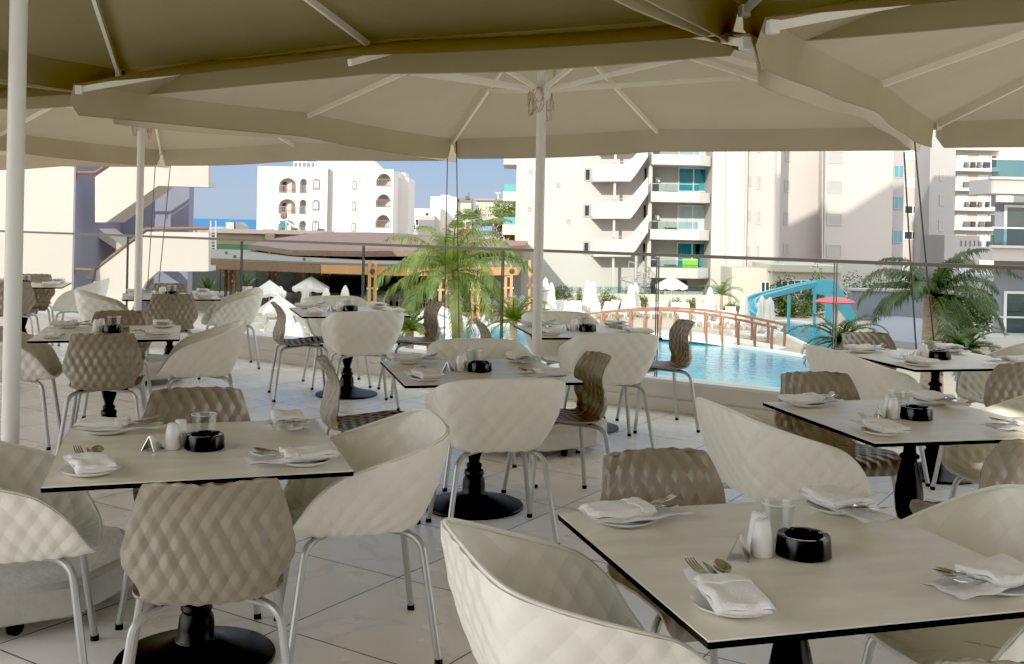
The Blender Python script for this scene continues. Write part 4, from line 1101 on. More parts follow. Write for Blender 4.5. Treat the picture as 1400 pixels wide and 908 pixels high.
for y in (241, 289, 337): window(hb_, 1022.4, 1023.8, y, y+13, 83.77, m_grey, m_wall2, 0, fw=.05)
# stairs
for y in (173, 224, 275, 327):
    pprism('stair_landing', m_wall, hb_, [(811, y), (853, y), (853, y+24), (811, y+24)], 82.0, .25)
    pprism('landing_slab', m_wall, hb_, [(811, y+20), (853, y+20), (853, y+24), (811, y+24)], 82.25, 2.7)
    pprism('stair_flight', m_wall, hb_, [(853, y), (866, y-9), (886, y-33), (886, y-10), (870, y+14), (862, y+24), (853, y+24)], 82.0, .25)
    pprism('stair_steps', m_wall, hb_, [(853, y+19), (886, y-14), (886, y-9), (856, y+24)], 82.3, 2.4)
    m = MB(); m.span(X(812, 82), X(852, 82), 82.05, 82.12, Z(830, y-4, 82), Z(830, y-3.2, 82)); m.build('stair_rail', m_leg, hb_, angle=0)
    window(hb_, 878, 882.5, y+6, y+30, 84.97, m_win, m_grey, 0, fw=.08)
m = MB(); m.span(X(836, 82.5), X(839, 82.5), 82.4, 82.7, GZ, Z(838, TOP, 82.5)); m.build('column', m_wall, hb_, angle=0)
for y in (243, 294, 346):
    m = MB(); wbox(m, 893, 899, y, y+6, 86.2, .35, .1); m.build('air_conditioner', m_wplas, hb_, angle=0)
for px in (992, 1060): 
    m = MB(); m.tube([P(px, TOP, 83.1), P(px, 372, 83.1)], .05, 6); m.build('downpipe', m_wall2, hb_)
for px, y in ((760, 250), (775, 300), (722, 232), (722, 283)):
    window(hb_, px-2, px+2, y, y+5, 84.97, m_grey, m_wall2, 0, fw=.05)
# spiral stair
cx, cd_ = X(869, 81), 81.0
m = MB(); m.tube([(cx, cd_, GZ), (cx, cd_, Z(869, 350, 81))], .12, 10); z0s, z1s = GZ, Z(869, 378, 81)
for k in range(15):
    a = k*.55; z = z0s+(z1s-z0s)*(k+1)/15; c_, s_1 = math.cos(a), math.sin(a)
    m.hexa([Vector((cx+r*math.cos(a+da), cd_+r*math.sin(a+da), z+dz)) for dz in (0, .06) for r, da in ((.1, -.2), (1.15, -.3), (1.15, .3), (.1, .2))])
m.build('spiral_stair', m_leg, hb_, angle=0)
m = MB(); m.tube([(cx+1.15*math.cos(k*.275), cd_+1.15*math.sin(k*.275), z0s+(z1s-z0s)*(k/2+1)/15+.95) for k in range(31)], .04, 6)
for k in range(16): a = k*.55; z = z0s+(z1s-z0s)*(k+1)/15; m.tube([(cx+1.15*math.cos(a), cd_+1.15*math.sin(a), z), (cx+1.15*math.cos(a), cd_+1.15*math.sin(a), z+.95)], .025, 5)
m.build('spiral_rail', m_leg, hb_)
# side balconies at the left end
for y in (212, 262, 307): 
    part('side_balcony', m_wall, hb_, 685, 703.5, y, y+ (13 if y != 307 else 14), 86.5, 7)
    part('side_balcony_glass', m_balt, hb_, 686.5, 703.4, y-10, y, 86.6, .06)
window(hb_, 929, 939, 383, 398, 86.45, m_win, m_grey, 0)
settle(hb_)
# annex
ax_ = thing('hotel_annex', 'flat roofed cream annex behind the blue slide', 'building')
m = MB(); gbox(m, 1000, 1058, 367, 79, 4.7); m.build('wall', m_wall3, ax_, angle=0)
m = MB(); gbox(m, 1056, 1150, 366, 78.2, 12); m.build('wall', m_wall3, ax_, angle=0)
part('roof_slab', m_wall3, ax_, 1054, 1152, 363, 372, 77.6, 12)
window(ax_, 1041, 1051, 386, 404, 78.95, m_win, m_frame, 1); window(ax_, 1061, 1076, 385, 402, 78.15, m_win, m_frame, 1); window(ax_, 1078, 1094, 384, 402, 78.15, m_win, m_frame, 1); window(ax_, 1096, 1122, 384, 402, 78.15, m_win, m_frame, 2)
settle(ax_)
bw = thing('boundary_wall', 'low cream wall with glass fence at the foot of the hotel block', 'wall')
m = MB(); gbox(m, 735, 1000, 402, 80.2, .4); m.build('wall', m_wall3, bw, angle=0)
for k in range(9):
    m = MB(); wbox(m, 742+k*28, 768+k*28, 392, 402, 80.3, .05); m.build('glass_panel', m_balg, bw, angle=0)
settle(bw)
# ---- right hotel wing, partly in shadow
rw = thing('right_wing', 'pale hotel tower crossed by a large slanting shadow', 'building')
m = MB(); m.span(X(1064, 96), X(1125, 96), 96, 112, GZ, Z(1090, 110, 96)); m.build('wall', m_wall2, rw, angle=0)
m = MB(); m.span(X(1125, 94), X(1218, 94), 94, 108, GZ, Z(1170, 110, 94)); m.build('wall', m_wall2, rw, angle=0)
m = MB(); m.span(X(1218, 95.5), X(1233, 95.5), 95.5, 108, GZ, Z(1225, 110, 94)); m.build('wall', m_grey, rw, angle=0)
m = MB(); m.tube([P(1124, 110, 93.8), P(1124, 360, 93.8)], .07, 6); m.build('downpipe', m_leg, rw)
for y in (208, 248.5, 293, 336): window(rw, 1130, 1148, y-.5, y+14, 93.97, m_grey, m_wall2, 0, fw=.08)
for y in (205, 247, 291, 334): window(rw, 1071.5, 1076.5, y, y+14, 95.97, m_grey, m_wall2, 0, fw=.1)
for y in (228, 271, 317): window(rw, 1220, 1231, y-1, y+14, 95.47, m_winb, m_grey, 1, fw=.08)
settle(rw)
rw2 = thing('ribbon_window_block', 'set back cream block with ribbon windows behind the tie ropes', 'building')
m = MB(); m.span(X(1225, 112), X(1272, 112), 112, 122, GZ, Z(1250, 90, 112)); m.build('wall', m_wall, rw2, angle=0)
m = MB(); m.span(X(1268, 108), X(1303, 108), 108, 122, GZ, Z(1290, 90, 108)); m.build('wall', m_grey, rw2, angle=0)
for y in (207, 245, 282, 317): window(rw2, 1235, 1267, y, y+10, 111.97, m_winp if y < 260 else m_win, m_frame, 2, fw=.1)
for y in (233, 267, 302, 332): window(rw2, 1283, 1287, y, y+13, 107.97, m_grey, m_wall2, 0, fw=.08)
settle(rw2)
fb = thing('balcony_apartments', 'distant sunlit apartment block with five rows of plant filled balconies', 'building')
Dv = 150
m = MB(); m.span(X(1300, Dv), X(1400, Dv), Dv+1.8, Dv+14, GZ, Z(1340, 120, Dv)); m.build('wall', m_wall3, fb, angle=0)
m = MB(); m.span(X(1296, Dv-1), X(1303, Dv-1), Dv-1, Dv+3, GZ, Z(1300, 120, Dv)); m.build('brick_pier', mat('pink_brick', (.50, .33, .26), .85, noise=.2, nscale=1), fb, angle=0)
rf_ = random.Random(4)
for y in (201, 230, 257, 284, 311, 338):
    part('balcony_slab', m_bright, fb, 1302, 1364, y, y+4, Dv-.4, 2.3)
    part('painted_balcony_shadow', m_grey, fb, 1303, 1364, y+4, y+6, Dv+.6, 1)  # grey strip standing for the shadow under each slab
    window(fb, 1306, 1319, y-17, y-1, Dv+1.75, m_winp, m_frame, 1, fw=.1); window(fb, 1335, 1347, y-17, y-1, Dv+1.75, m_winp, m_frame, 1, fw=.1); window(fb, 1352, 1359, y-17, y-1, Dv+1.75, m_win, m_frame, 0, fw=.1)
    for k in range(4):
        m = MB(); q = P(1320+k*10+rf_.uniform(-2, 2), y-.5, Dv+.4); m.box(q+Vector((0, 0, .4)), (rf_.uniform(.4, .9), .5, .8)); m.build('balcony_seat', m_dark if k % 2 else m_int, fb, angle=0)
settle(fb)
nr = thing('near_right_block', 'close hotel corner with glass fronted balconies at the right edge, mostly shaded', 'building')
Dn = 42
def skew(mb, pxl, xr, d0, d1, z0, z1):
    ps = [Vector((X(pxl, d0), d0, z0)), Vector((xr, d0, z0)), Vector((xr, d1, z0)), Vector((X(pxl+3, d1), d1, z0))]
    mb.prism(ps, (0, 0, z1-z0))
m = MB(); skew(m, 1358, 34, Dn+1.5, Dn+14, GZ, Z(1380, 268, Dn)-.2); m.build('wall', mat('shade_darkened_render', (.20, .21, .25), .8, noise=.05, nscale=.4), nr, angle=0)  # slate tone puts the lower wall's shade into its colour
m = MB(); skew(m, 1383, 34, Dn+3, Dn+14, Z(1380, 268, Dn)-.2, 24); m.build('wall', m_wall, nr, angle=0)  # wall raised out of view to shade the block behind
for y0, y1, x in ((246, 266, 1352), (340, 358, 1356)):
    b_ = part('balcony', m_wall2, nr, x, 1520, y0, y1, Dn-.6, 2.0)
    part('balcony_edge', m_bright, nr, x-.8, 1520, y0-3, y0+.2, Dn-.75, .25)
    part('balcony_glass', glassmat('teal_tinted_glass', (.30, .52, .58), 1, 0, .03, .5) if 'teal_tinted_glass' not in bpy.data.materials else bpy.data.materials['teal_tinted_glass'], nr, x+1, 1520, y0-26, y0-3, Dn-.5, .04); part('balcony_rail', m_bright, nr, x+1, 1520, y0-28, y0-26.2, Dn-.53, .1)
window(nr, 1374, 1440, 284, 338, Dn+1.45, m_win, m_frame, 1, fw=.1); window(nr, 1376, 1440, 402, 460, Dn+1.45, m_win, m_frame, 1, fw=.1)
part('balcony_rail', m_bright, nr, 1359, 1520, 434, 436, Dn-.2, .1); part('ground_plinth', m_wall2, nr, 1356, 1520, 462, 480, Dn-.3, 1.8)
settle(nr)
lb = thing('shaded_annex', 'low blue shaded wall block with narrow slits beside the far balconies', 'building')
m = MB(); gbox(m, 1290, 1338, 322, 100, 6); m.build('wall', m_grey, lb, angle=0)
m = MB()
for k in range(5): wbox(m, 1312+k*6, 1313.5+k*6, 329, 337, 100, .05, .04)
m.build('slit', m_win, lb, angle=0)
m = MB(); gbox(m, 1300, 1362, 363, 90, 4); m.build('lower_wall', m_grey, lb, angle=0)
for k in range(4): window(lb, 1312+k*11, 1319+k*11, 365, 374, 89.95, m_winp, m_frame, 0)
settle(lb)
fe = thing('slat_fence', 'pale horizontal slat fence below the shaded annex', 'fence')
m = MB()
for k in range(7): wbox(m, 1304, 1362, 379+k*4, 382+k*4, 74, .06)
m.build('slat', m_grey, fe, angle=0)
m = MB()
for k in range(5): wbox(m, 1304+k*14, 1306+k*14, 378, 414, 74.1, .1)
m.build('fence_post', m_grey, fe, angle=0); settle(fe)
rt = thing('retaining_wall', 'long low grey wall in the shade behind the dark palm', 'wall')
m = MB(); gbox(m, 1165, 1310, 398, 70, .5); m.build('wall', bpy.data.materials['shade_darkened_render'], rt, angle=0)  # shade painted in with the same slate tone
m = MB(); wbox(m, 1164, 1311, 396, 399, 69.8, .9); m.build('coping', m_wall2, rt, angle=0); settle(rt)
rp = thing('garden_ramp', 'shaded concrete ramp with handrail beside the hedge', 'ramp')
m = MB(); m.prism([G(1195, 436, GZ), G(1300, 447, GZ), G(1262, 480, GZ), G(1185, 470, GZ)], (0, 0, .35)); m.build('ramp', bpy.data.materials['shade_darkened_render'], rp, angle=0)  # ramp colour darkened to stand for shade
m = MB(); a, b = G(1290, 448, GZ), G(1335, 424, GZ)
for k in range(6): q = a.lerp(b, k/5); m.tube([q, q+Vector((0, 0, 1.5))], .04, 6)
for h_ in (.8, 1.5): m.tube([a+Vector((0, 0, h_)), b+Vector((0, 0, h_))], .05, 6)
m.build('handrail', m_leg, rp); settle(rp)

# ---- unseen hotel behind the terrace, thin walls shaped to cast shade (its shadow falls over the terrace, pool end and right wing)
own = thing('unseen_shade_hotel', 'unseen hotel behind the terrace, shaped to cast shadow over tables and right wing', 'building')
yb = -22.0
def back(x, y): return x-(y-yb)*SX/SY
tn = math.tan(R(SE))
def hgt(z, y): return z+(y-yb)/SY*tn
prof = [(back(X(px, d), d), hgt(Z(px, py, d), d)) for px, py, d in ((1066, 306, 95.9), (1118, 281, 95.9), (1126, 288, 93.9), (1150, 287, 93.9), (1217, 243, 93.9), (1233, 246, 95.4))]
xR = prof[-1][0]
g0, g1, gz0, gz1 = -6.66, -6.08, hgt(.1, 3), hgt(1.9, 3)     # slot added in the unseen walls to let a strip of low sun through
def topz(x):
    for (a, za_), (b, zb2) in zip(prof[:-1], prof[1:]):
        if x <= b: return za_+(zb2-za_)*(x-a)/(b-a)
    return prof[-1][1]
for y_, x0_, x1_, fz, nm in ((yb, back(-13, 12), 40, lambda x: hgt(1.7, 16.8), 'shade_podium'), (yb-.72, prof[0][0], xR, topz, 'shade_tower')):  # unseen walls; lower one added to shade the terrace's left side
    def piece(a, b, z0, fixed=None):
        xs = [a]+[p[0] for p in prof if a < p[0] < b]+[b]
        tops = [(x, fixed if fixed else fz(x)) for x in xs]
        m = MB(); m.prism([(a, y_, z0), (b, y_, z0)]+[(x, y_, z) for x, z in reversed(tops)], (0, -.6, 0)); m.build(nm, m_wall3, own, angle=0)
    piece(x0_, g0, -5); piece(g1, x1_, -5); piece(g0, g1, -5, gz0); piece(g0, g1, gz1)
m = MB(); m.span(xR+.01, xR+26, yb-11, yb-.75, 0, hgt(Z(1365, 330, 42), 42)); m.build('side_shade_block', m_wall3, own, angle=0)  # unseen block added to shade the foot of the near right building
settle(own)

# ---- footbridge
fbz = thing('footbridge', 'arched white footbridge with brown timber handrails over the pool', 'bridge')
A0, A1 = G(1062, 480, GZ), G(800, 458, GZ)
ud = (A1-A0).normalized(); nd = Vector((-ud.y, ud.x, 0)); nd = nd if nd.y > 0 else -nd
def bp(s, off, z=0): q = A0.lerp(A1, s)+nd*off; return Vector((q.x, q.y, GZ+.05+.38*math.sin(PI*s)+z))
N = 24; m = MB()
for i in range(N):
    a, b = i/N, (i+1)/N
    m.hexa([bp(a, 0, -.3), bp(b, 0, -.3), bp(b, 1.6, -.3), bp(a, 1.6, -.3), bp(a, 0), bp(b, 0), bp(b, 1.6), bp(a, 1.6)])
m.build('deck', m_cop, fbz, angle=30)
for off in (-.06, 1.66):
    for zz_, w_ in ((1.08, .12),):
        m = MB()
        for i in range(N): m.bar(bp(i/N, off, zz_+.12*math.sin(PI*i/N)), bp((i+1)/N, off, zz_+.12*math.sin(PI*(i+1)/N)), w_, w_)
        m.build('handrail', m_rail if False else mat('bridge_timber', (.30, .115, .055), .5, noise=.2, nscale=4) if 'bridge_timber' not in bpy.data.materials else bpy.data.materials['bridge_timber'], fbz)
    for k in range(13):
        s = .02+k*.08; m = MB(); sg = -1 if off < 0 else 1
        m.tube([bp(s, off, -.32), bp(s, off+sg*.10, .2), bp(s, off+sg*.13, .65), bp(s, off, 1.1)], [.05, .075, .075, .06], 8)
        m.build('post', bpy.data.materials['bridge_timber'], fbz)
settle(fbz)
# ---- water slide and mushroom
ws = thing('water_slide', 'turquoise water slide curling down into the pool in front of the annex', 'water slide')
pts = [P(1112, 392, 66), P(1085, 398, 65.5), P(1058, 405, 64.5), P(1036, 411, 63), P(1026, 418, 61.5), P(1027, 428, 60.5), P(1036, 437, 60), P(1048, 444, 60)]
def flume(u, v):
    q = crom(pts, u); d = (crom(pts, min(1, u+.01))-crom(pts, max(0, u-.01))).normalized(); sd = d.cross(Vector((0, 0, 1))).normalized()
    a = PI*(v-.5)*1.15
    return q+sd*(.30*math.sin(a))+Vector((0, 0, .22-.30*math.cos(a)))
m = MB(); m.grid(flume, 60, 13); m.build('flume', m_slide, ws, angle=60)
m = MB(); m.tube([flume(i/59, 0)+Vector((0, 0, .02)) for i in range(60)], .07, 6); m.tube([flume(i/59, 1)+Vector((0, 0, .02)) for i in range(60)], .07, 6); m.build('flume_lip', m_slide, ws)
m = MB(); m.prism([P(1111, 383, 66), P(1135, 382, 66), P(1146, 388, 66), P(1173, 436, 66), P(1160, 442, 66), P(1132, 402, 66), P(1111, 402, 66)], (0, .12, 0)); m.prism([P(1111, 383, 67.2), P(1135, 382, 67.2), P(1146, 388, 67.2), P(1173, 436, 67.2), P(1160, 442, 67.2), P(1132, 402, 67.2), P(1111, 402, 67.2)], (0, .12, 0)); m.build('tower_panel', m_slide, ws, angle=0)
m = MB()
for k in range(9): a = P(1138+k*3.7, 396+k*5.2, 66.15); m.box(a+Vector((0, .5, 0)), (.5, 1.0, .06))
m.build('step', m_dark, ws, angle=0)
m = MB(); m.tube([P(1116, 386, 66.1), P(1132, 385, 66.1), P(1166, 430, 66.1)], .07, 6); m.build('handrail', m_slide, ws)
for px, py, pb2 in ((1079, 404, 437), (1133, 402, 443), (1114, 402, 440)):
    m = MB(); q = P(px, py, 65.6); m.tube([(q.x, q.y, GZ), q], .22 if px == 1133 else .10, 10); m.build('support', m_slide, ws)
settle(ws)
mu = thing('mushroom_fountain', 'red mushroom water fountain beside the slide', 'fountain')
q = P(1142, 413, 61); m = MB(); m.lathe([(0, -.05), (.6, -.10), (1.12, -.04), (1.14, .02), (.95, .14), (.5, .25), (0, .30)], 36, q); m.build('cap', m_red, mu)
m = MB(); m.tube([(q.x, q.y, GZ-.05), (q.x, q.y, q.z)], .16, 14); m.build('stem', m_conc, mu); settle(mu)

# ---- parasols
def parasol_closed():
    t = thing('closed_parasol', 'closed white parasol', 'parasol', group='closed white parasols round the pool')
    m = MB(); m.tube([(0, 0, 0), (0, 0, 2.45)], .03, 10); m.build('pole', m_wplas, t)
    m = MB(); fn = lambda r, z, a: (r*(1+.18*math.sin(a*8)), z)
    m.lathe([(.05, .62), (.30, .64), (.27, .9), (.22, 1.4), (.17, 1.7), (.19, 1.85), (.14, 2.2), (.05, 2.45), (0, 2.5)], 32, fn=fn); m.build('canopy', m_wcan, t, angle=60)
    m = MB(); m.lathe([(.25, 0), (.25, .08), (.05, .12), (.04, .3)], 16); m.build('foot', m_conc, t); return t
def parasol_open(r=1.6):
    t = thing('open_parasol', 'open white parasol', 'parasol', group='open white parasols round the pool')
    m = MB(); m.tube([(0, 0, 0), (0, 0, 2.5)], .03, 10); m.build('pole', m_wplas, t)
    m = MB(); q = [(r*math.cos(k*PI/4), r*math.sin(k*PI/4), 1.95) for k in range(8)]
    n = 6; 
    for k in range(8):
        a, b = Vector(q[k]), Vector(q[(k+1) % 8]); top = Vector((0, 0, 2.6))
        m.grid(lambda u, v: top.lerp(a.lerp(b, v), u)+Vector((0, 0, -.10*math.sin(PI*v)*u)), 8, 6)
        m.grid(lambda u, v: a.lerp(b, v)+Vector((0, 0, -.10*math.sin(PI*v)-.16*u)), 2, 6)
    m.build('canopy', m_wcan, t, angle=25)
    m = MB()
    for k in range(8): m.bar((0, 0, 2.55), Vector(q[k])+Vector((0, 0, -.02)), .025, .025)
    m.build('ribs', m_leg, t, angle=0)
    m = MB(); m.lathe([(.25, 0), (.25, .08), (.05, .12), (.04, .3)], 16); m.build('foot', m_conc, t); return t
KP, KO = Kind(parasol_closed()), Kind(parasol_open())
def top_at(px, py, ztop):   # ground point under a top seen at px, py at height ztop
    d = F*(H-(GZ+ztop))/((py-Y0)-math.tan(RO)*(px-700)); q = P(px, py, d); return Vector((q.x, q.y, GZ))
for px, py, l in ((418, 387, 'tallest of the three closed white parasols in front of the shaded bar'), (446, 393, 'middle of the three closed white parasols in front of the shaded bar'), (472, 390, 'right of the three closed white parasols in front of the shaded bar'),
                  (396, 427, 'closed white parasol standing left below the balustrade table'), (407, 440, 'small closed white parasol right of its taller neighbour by the loungers'), (384, 391, 'closed parasol in blue shade before the dark bar posts'),
                  (664, 427, 'closed white parasol beside the palm trunk and the pool'), (618, 433, 'closed bluish shaded parasol left of the palm trunk'),
                  (746, 379, 'leftmost closed white parasol before the hotel wall'), (754, 386, 'closed white parasol just right of the leftmost one before the hotel wall'), (804, 383, 'closed white parasol in the middle of the loungers by the hotel wall'), (811, 385, 'closed white parasol half behind its neighbour at the loungers'),
                  (863, 388, 'left of the two closed white parasols under the spiral stair'), (869, 386, 'right of the two closed white parasols under the spiral stair'), (971, 392, 'closed white parasol behind the footbridge'), (1018, 402, 'closed white parasol left of the slide curl'),
                  (1042, 404, 'left of the two closed white parasols in front of the slide'), (1053, 406, 'right of the two closed white parasols in front of the slide')):
    KP.put(top_at(px, py, 2.5*.9), random.uniform(0, 6), l, scale=(1.1, 1.1, .9))
for px, py, l, s in ((425, 397, 'open white parasol left of the balustrade table', .68), (368, 411, 'open white parasol half in blue shade at left', .57), (596, 424, 'large open white parasol under the feathery palm', .89), (918, 392, 'open white parasol under the hotel balconies', .72), (380, 436, 'open white parasol lowest at left', .6)):
    KO.put(top_at(px, py, 2.6*s), .3, l, scale=(s, s, 1))
# ---- loungers
def lounger():
    t = thing('sun_lounger', 'white sun lounger', 'sun lounger')
    m = MB()
    for k in range(9): m.box((0, -.35+k*.14, .34), (.60, .10, .025))
    for x in (-.3, .3): m.box((x, .2, .33), (.05, 1.3, .06))
    m.build('seat', m_wplas, t, angle=0)
    m = MB()
    for k in range(6): m.box((0, -.46-.085*k, .40+.105*k), (.58, .03, .085))
    for x in (-.29, .29): m.bar((x, -.42, .34), (x, -.92, .96), .05, .05)
    m.build('backrest', m_wplas, t, angle=0)
    for x in (-.28, .28):
        for y in (-.5, .72): m = MB(); m.bar((x, y+.06, .32), (x, y-.06, 0), .05, .05); m.build('leg', m_wplas, t, angle=0)
    return t
KL = Kind(lounger()); rl = random.Random(3)
LL = 'white slatted sun lounger in the rows on the deck before the hotel wall'
for px, py in ((758, 424), (769, 424), (780, 426), (790, 425), (816, 427), (826, 426), (834, 423), (842, 427), (853, 424), (866, 424), (878, 426), (895, 427), (912, 425), (926, 427), (940, 428), (955, 429), (970, 430), (985, 431), (1002, 434), (940, 437), (962, 438), (985, 440), (1008, 442), (1030, 446)):
    KL.put(G(px, py+8, GZ), rl.uniform(2.6, 3.6), LL, 'sun loungers before the hotel wall')
for px, py in ((1022, 462), (1034, 466), (1046, 468)):
    KL.put(G(px, py, GZ), rl.uniform(1.3, 1.8), 'white sun lounger at the right end of the footbridge', 'sun loungers by the footbridge end')
for px, py in ((345, 440), (352, 452), (362, 462), (342, 466), (376, 470), (418, 452), (428, 458), (436, 464), (414, 462)):
    KL.put(G(px, py, GZ), rl.uniform(-1, 1), 'white sun lounger below the balustrade at left beside the closed parasols', 'sun loungers at left below the glass')

# ---- plants
def frond(mb, base, az, el, L, droop, nl, ll, rnd, width=.028, hang=.55, vee=.35):
    pts = []; p = Vector(base); e = el; n = 14
    for i in range(n+1):
        pts.append(p.copy()); s = L/n
        p = p+Vector((math.cos(az)*math.cos(e), math.sin(az)*math.cos(e), math.sin(e)))*s
        e -= droop/n*(.4+1.2*i/n)
    mb.tube(pts, [max(.006, .030*(1-i/n)) for i in range(n+1)], 5)
    for i in range(nl):
        f = .10+.90*i/(nl-1); q = crom(pts, min(.999, f)); d = (crom(pts, min(1, f+.02))-crom(pts, max(0, f-.02))).normalized()
        sd = d.cross(Vector((0, 0, 1)));  sd = sd.normalized() if sd.length > 1e-4 else Vector((1, 0, 0)); up = sd.cross(d)
        l = ll*(math.sin(PI*min(.97, f*.86+.12))**.7)*rnd.uniform(.8, 1.15)
        for sg in (-1, 1):
            dr = (sd*sg*(.8+rnd.uniform(-.1, .15))+d*(.55+.3*f)+up*(vee+rnd.uniform(-.25, .25))).normalized()
            m1 = q+dr*l*.5+Vector((0, 0, -hang*l*.12)); m2 = q+dr*l*.82+Vector((0, 0, -hang*l*rnd.uniform(.35, .6)))
            w_ = d*width*(.5+.5*rnd.random())
            mb.add([q-w_*.6, q+w_*.6, m1+w_, m1-w_, m2], [(0, 1, 2, 3), (3, 2, 4)])
def palm(name, label, base, zc, L, nf, mat_, rnd, tr=.14, ll=.55, nl=46, elr=(-.1, 1.25), droop=(1.2, 2.0), hang=.8, width=.028, lean=(0, 0), azs=None):
    t = thing(name, label, 'palm', (base[0], base[1], base[2]))
    top = Vector((lean[0], lean[1], zc-base[2]))
    m = MB(); n = 16
    pts = [Vector((top.x*(i/n)**1.5, top.y*(i/n)**1.5, top.z*i/n)) for i in range(n+1)]
    m.tube(pts, [tr*(1.25-.45*i/n)*(1+.06*(i % 2)) for i in range(n+1)], 14); m.build('trunk', m_bark, t)
    c = MB(); azs = azs or [2*PI*k*.382*1.0 for k in range(nf)]
    for k in range(nf):
        f = k/(nf-1); el = elr[1]+(elr[0]-elr[1])*f
        frond(c, top+Vector((0, 0, .05)), azs[k]+rnd.uniform(-.15, .15), el+rnd.uniform(-.12, .12), L*rnd.uniform(.85, 1.1), rnd.uniform(*droop), nl, ll, rnd, width, hang)
    c.build('crown', mat_, t, angle=0, fix=False); return t
rp_ = random.Random(21)
q = P(622, 372, 25)
palm('feather_palm', 'big feathery green palm rising behind the glass in the middle', (q.x+.35, 25, GZ), q.z-.05, 2.1, 25, m_palm, rp_, .15, .46, 84, (-.35, 1.35), (1.5, 2.4), 1.6, .017, (-.42, 0))
q = P(1276, 400, 23)
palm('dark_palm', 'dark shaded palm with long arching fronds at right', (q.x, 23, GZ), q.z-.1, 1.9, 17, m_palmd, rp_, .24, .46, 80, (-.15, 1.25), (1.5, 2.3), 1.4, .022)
q = P(640, 303, 150); t = thing('fan_palm', 'shaggy fan palm with brown skirt before the town houses', 'palm', (q.x, 150, GZ))
m = MB(); m.tube([(0, 0, -2), (0, 0, q.z-GZ)], .28, 10); m.build('trunk', m_bark, t)
def fanleaf(mb, c, dr, r, rnd):
    sd = dr.cross(Vector((0, 0, 1))).normalized(); up = sd.cross(dr)
    for k in range(11):
        a = -1.2+2.4*k/10; v = (dr*math.cos(a)+sd*math.sin(a)).normalized(); w_ = r*.09
        tip = c+dr*r*.5+v*r*rnd.uniform(.7, .9)+Vector((0, 0, -.25*r))
        mb.add([c+dr*r*.5-sd*.02, c+dr*r*.5+sd*.02, c+dr*r*.5+v*r*.5+sd*w_*.5, c+dr*r*.5+v*r*.5-sd*w_*.5, tip], [(0, 1, 2, 3), (3, 2, 4)])
m = MB(); md = MB(); cz = Vector((0, 0, q.z-GZ))
for k in range(60):
    dr = Vector((rp_.gauss(0, 1), rp_.gauss(0, 1), rp_.uniform(-.5, 1.3))).normalized(); fanleaf(m, cz+dr*.4, dr, rp_.uniform(1.4, 2.1), rp_)
for k in range(30):
    dr = Vector((rp_.gauss(0, 1), rp_.gauss(0, 1), -1.1)).normalized(); fanleaf(md, cz+Vector((0, 0, -.6)), dr, rp_.uniform(1.2, 1.9), rp_)
m.build('crown', m_leaf, t, angle=0, fix=False); md.build('dry_skirt', m_dry, t, angle=0, fix=False)
def shrub(label, c, sx, sy, sz, n, leaf, mm, rnd, name='shrub', cat='shrub', group=None, stems=0):
    t = thing(name, label, cat, c, 0, group)
    m = MB(); lobes = [(Vector((rnd.uniform(-.6, .6)*sx, rnd.uniform(-.6, .6)*sy, rnd.uniform(.25, .75)*sz)), rnd.uniform(.35, .6)) for _ in range(7)]
    for k in range(n):
        lc, lr = rnd.choice(lobes); d = Vector((rnd.gauss(0, 1), rnd.gauss(0, 1), rnd.gauss(0, 1))).normalized()*rnd.random()**.4*lr
        p = lc+Vector((d.x*sx, d.y*sy, d.z*sz)); p.z = max(.02, p.z)
        a = Vector((rnd.gauss(0, 1), rnd.gauss(0, 1), rnd.gauss(.4, .7))).normalized()*leaf*rnd.uniform(.6, 1.3); b = a.cross(Vector((rnd.gauss(0, 1), rnd.gauss(0, 1), rnd.gauss(0, 1)))).normalized()*leaf*.3
        m.add([p-a*.5, p+b, p+a*.5, p-b], [(0, 1, 2, 3)])
    m.build('foliage', mm, t, angle=0, fix=False)
    s = MB()
    for lc, lr in lobes: s.tube([(0, 0, -.02), lc*.5, lc], [.03, .02, .01], 5)
    s.build('branches', m_bark, t); return t
rs = random.Random(33)
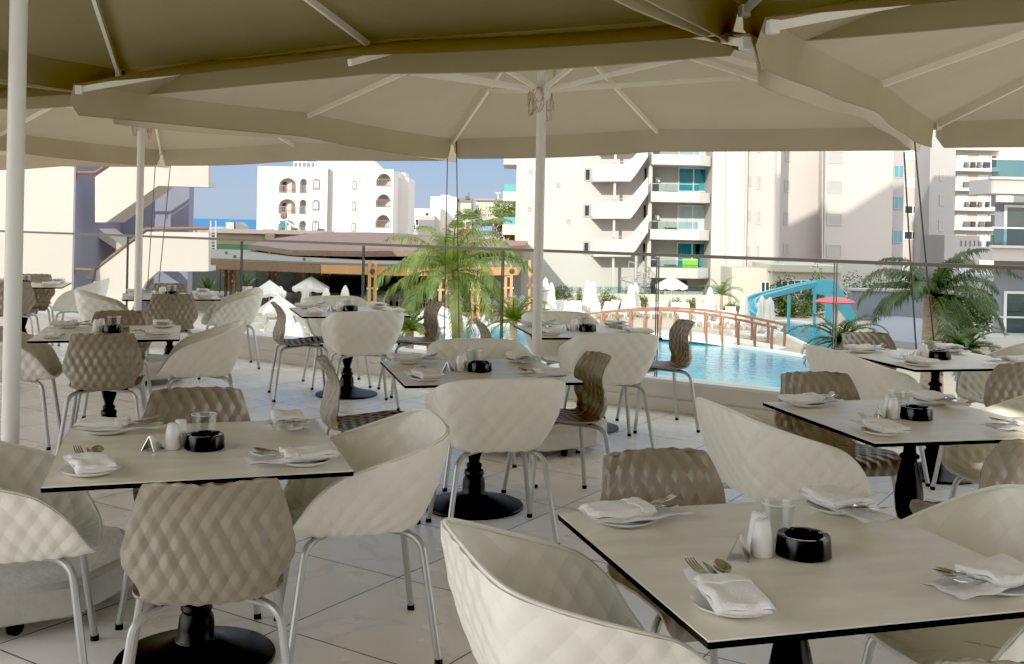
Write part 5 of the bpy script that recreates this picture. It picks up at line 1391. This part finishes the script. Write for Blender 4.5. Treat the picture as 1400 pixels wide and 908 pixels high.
for px, py, w_, h_, lab, mm in ((757, 424, .8, 1.5, 'leafy shrub behind the loungers left of the closed parasols', m_leaf), (791, 424, .7, 2.2, 'tall thin shrub with pink blossom before the hotel wall', m_leaf), (831, 426, 1.2, 2.0, 'broad yellow green bush left of the spiral stair', m_leaf),
                         (842, 424, .9, 1.4, 'low green bush beside the broad one at the spiral stair', m_leaf), (877, 425, .8, 1.5, 'small bush right of the spiral stair', m_leaf), (923, 428, .8, 1.3, 'small green bush below the open parasol', m_leaf), (944, 428, .7, 1.5, 'upright young bush before the boundary wall', m_leaf), (957, 428, .6, 1.1, 'small reddish bush before the boundary wall', m_leafr),
                         (1000, 430, 1.4, 1.1, 'wide low bush left of the slide', m_leafr), (1068, 432, 1.3, 2.4, 'dark bush under the slide flume at left', m_leafd), (1095, 432, 1.8, 2.4, 'large dark bush under the slide flume', m_leafd), (1088, 434, 1.0, 1.4, 'bright yellow green bush under the slide', m_leaf), (1112, 430, .9, 3.0, 'tall light bush beside the slide tower', m_leaf),
                         (1215, 432, 2.6, 1.9, 'spreading dark shrub behind the dark palm', m_leafd), (1330, 462, 1.5, 3.2, 'tall dark hedge shrub beside the near right block', m_leafd), (1345, 440, 1.6, 2.6, 'dark shrub behind the hedge at the right block', m_leafd), (1300, 446, 1.3, 1.8, 'dark shrub left of the hedge by the ramp', m_leafd), (1195, 424, 2.4, 2.3, 'wide dark shrub between the slide and the dark palm', m_leafd), (1250, 430, 2.6, 2.4, 'wide dark shrub mass directly behind the dark palm trunk', m_leafd), (1322, 474, 1.5, 1.7, 'low dark hedge shrub in front of the taller one at the right block', m_leafd)):
    q = G(px, py, GZ); k_ = .72 if px < 1060 else 1.0; shrub(lab, q, w_*k_, w_*.8*k_, h_*k_, int(700*w_*h_**.5), .17*k_, mm, rs)
q = P(702, 326, 120); shrub('reddish green treetop bush behind the brown roof right end', (q.x, 120, Z(702, 332, 120)), 2.6, 2, 3.2, 1600, .35, m_leafr, rs)
q = P(706, 306, 190); shrub('green treetop below the rooftop sign at the hotel edge', (q.x-2, 190, Z(700, 322, 190)), 3.5, 3, 6, 1600, .6, m_leaf, rs)
q = P(372, 330, 100)
for px, py, w_, h_, lab in ((770, 400, 1.9, 1.2, 'dark green hedge strip behind the boundary wall at left'),):
    q = P(px, 412, 79.6); shrub(lab, (q.x, 79.6, GZ+.2), w_, .5, 1.1, 900, .15, m_leafd, rs, 'hedge', 'hedge')
# small palms and spiky plants
q = G(986, 432, GZ); palm('young_palm', 'small young palm before the boundary wall right of the bridge rail', q, GZ+1.4, 1.7, 14, m_palm, rs, .09, .4, 26, (.0, 1.3), (1.0, 1.8), .6, .03)
for px, py, d, L_, lab, mm in ((1150, 470, 22, 1.15, 'dark drooping cycad left of the rear right table', m_palmd), (1318, 482, 21, 1.0, 'dark drooping cycad right of the palm trunk', m_palmd), (702, 440, 27, 1.3, 'wispy green grass palm at the pool edge beside the pole', m_palm), (560, 452, 24, 1.0, 'wispy pale green plant below the feathery palm', m_palm)):
    q = P(px, py, d); palm('cycad', lab, (q.x, d, GZ), q.z, L_, 22, mm, rs, .12, .26, 34, (-.2, 1.2), (1.3, 2.2), .6, .016)
def agave(label, c, s, rnd):
    t = thing('agave', label, 'plant', c, 0, 'spiky plants in the shaded bar garden'); m = MB()
    for k in range(16):
        a = k*2.4; el = rnd.uniform(.5, 1.3); d = Vector((math.cos(a)*math.cos(el), math.sin(a)*math.cos(el), math.sin(el))); sd = d.cross(Vector((0, 0, 1))).normalized()*s*.09
        m.add([-sd*.6, sd*.6, d*s*.5+sd, d*s*.5-sd, d*s*1.0+Vector((0, 0, -.1*s))], [(0, 1, 2, 3), (3, 2, 4)])
    m.build('leaves', m_leafd, t, angle=0, fix=False)
    p = MB(); p.lathe([(.25*s, -.5*s), (.32*s, 0), (.28*s, 0), (0, -.02)], 14); p.build('pot', m_conc, t); return t
for px, py, lab in ((284, 398, 'spiky potted plant below the stair landing left of the posts'), (337, 392, 'spiky potted plant right of the dark double post')):
    q = P(px, py, 50); agave(lab, q, .9, rs)
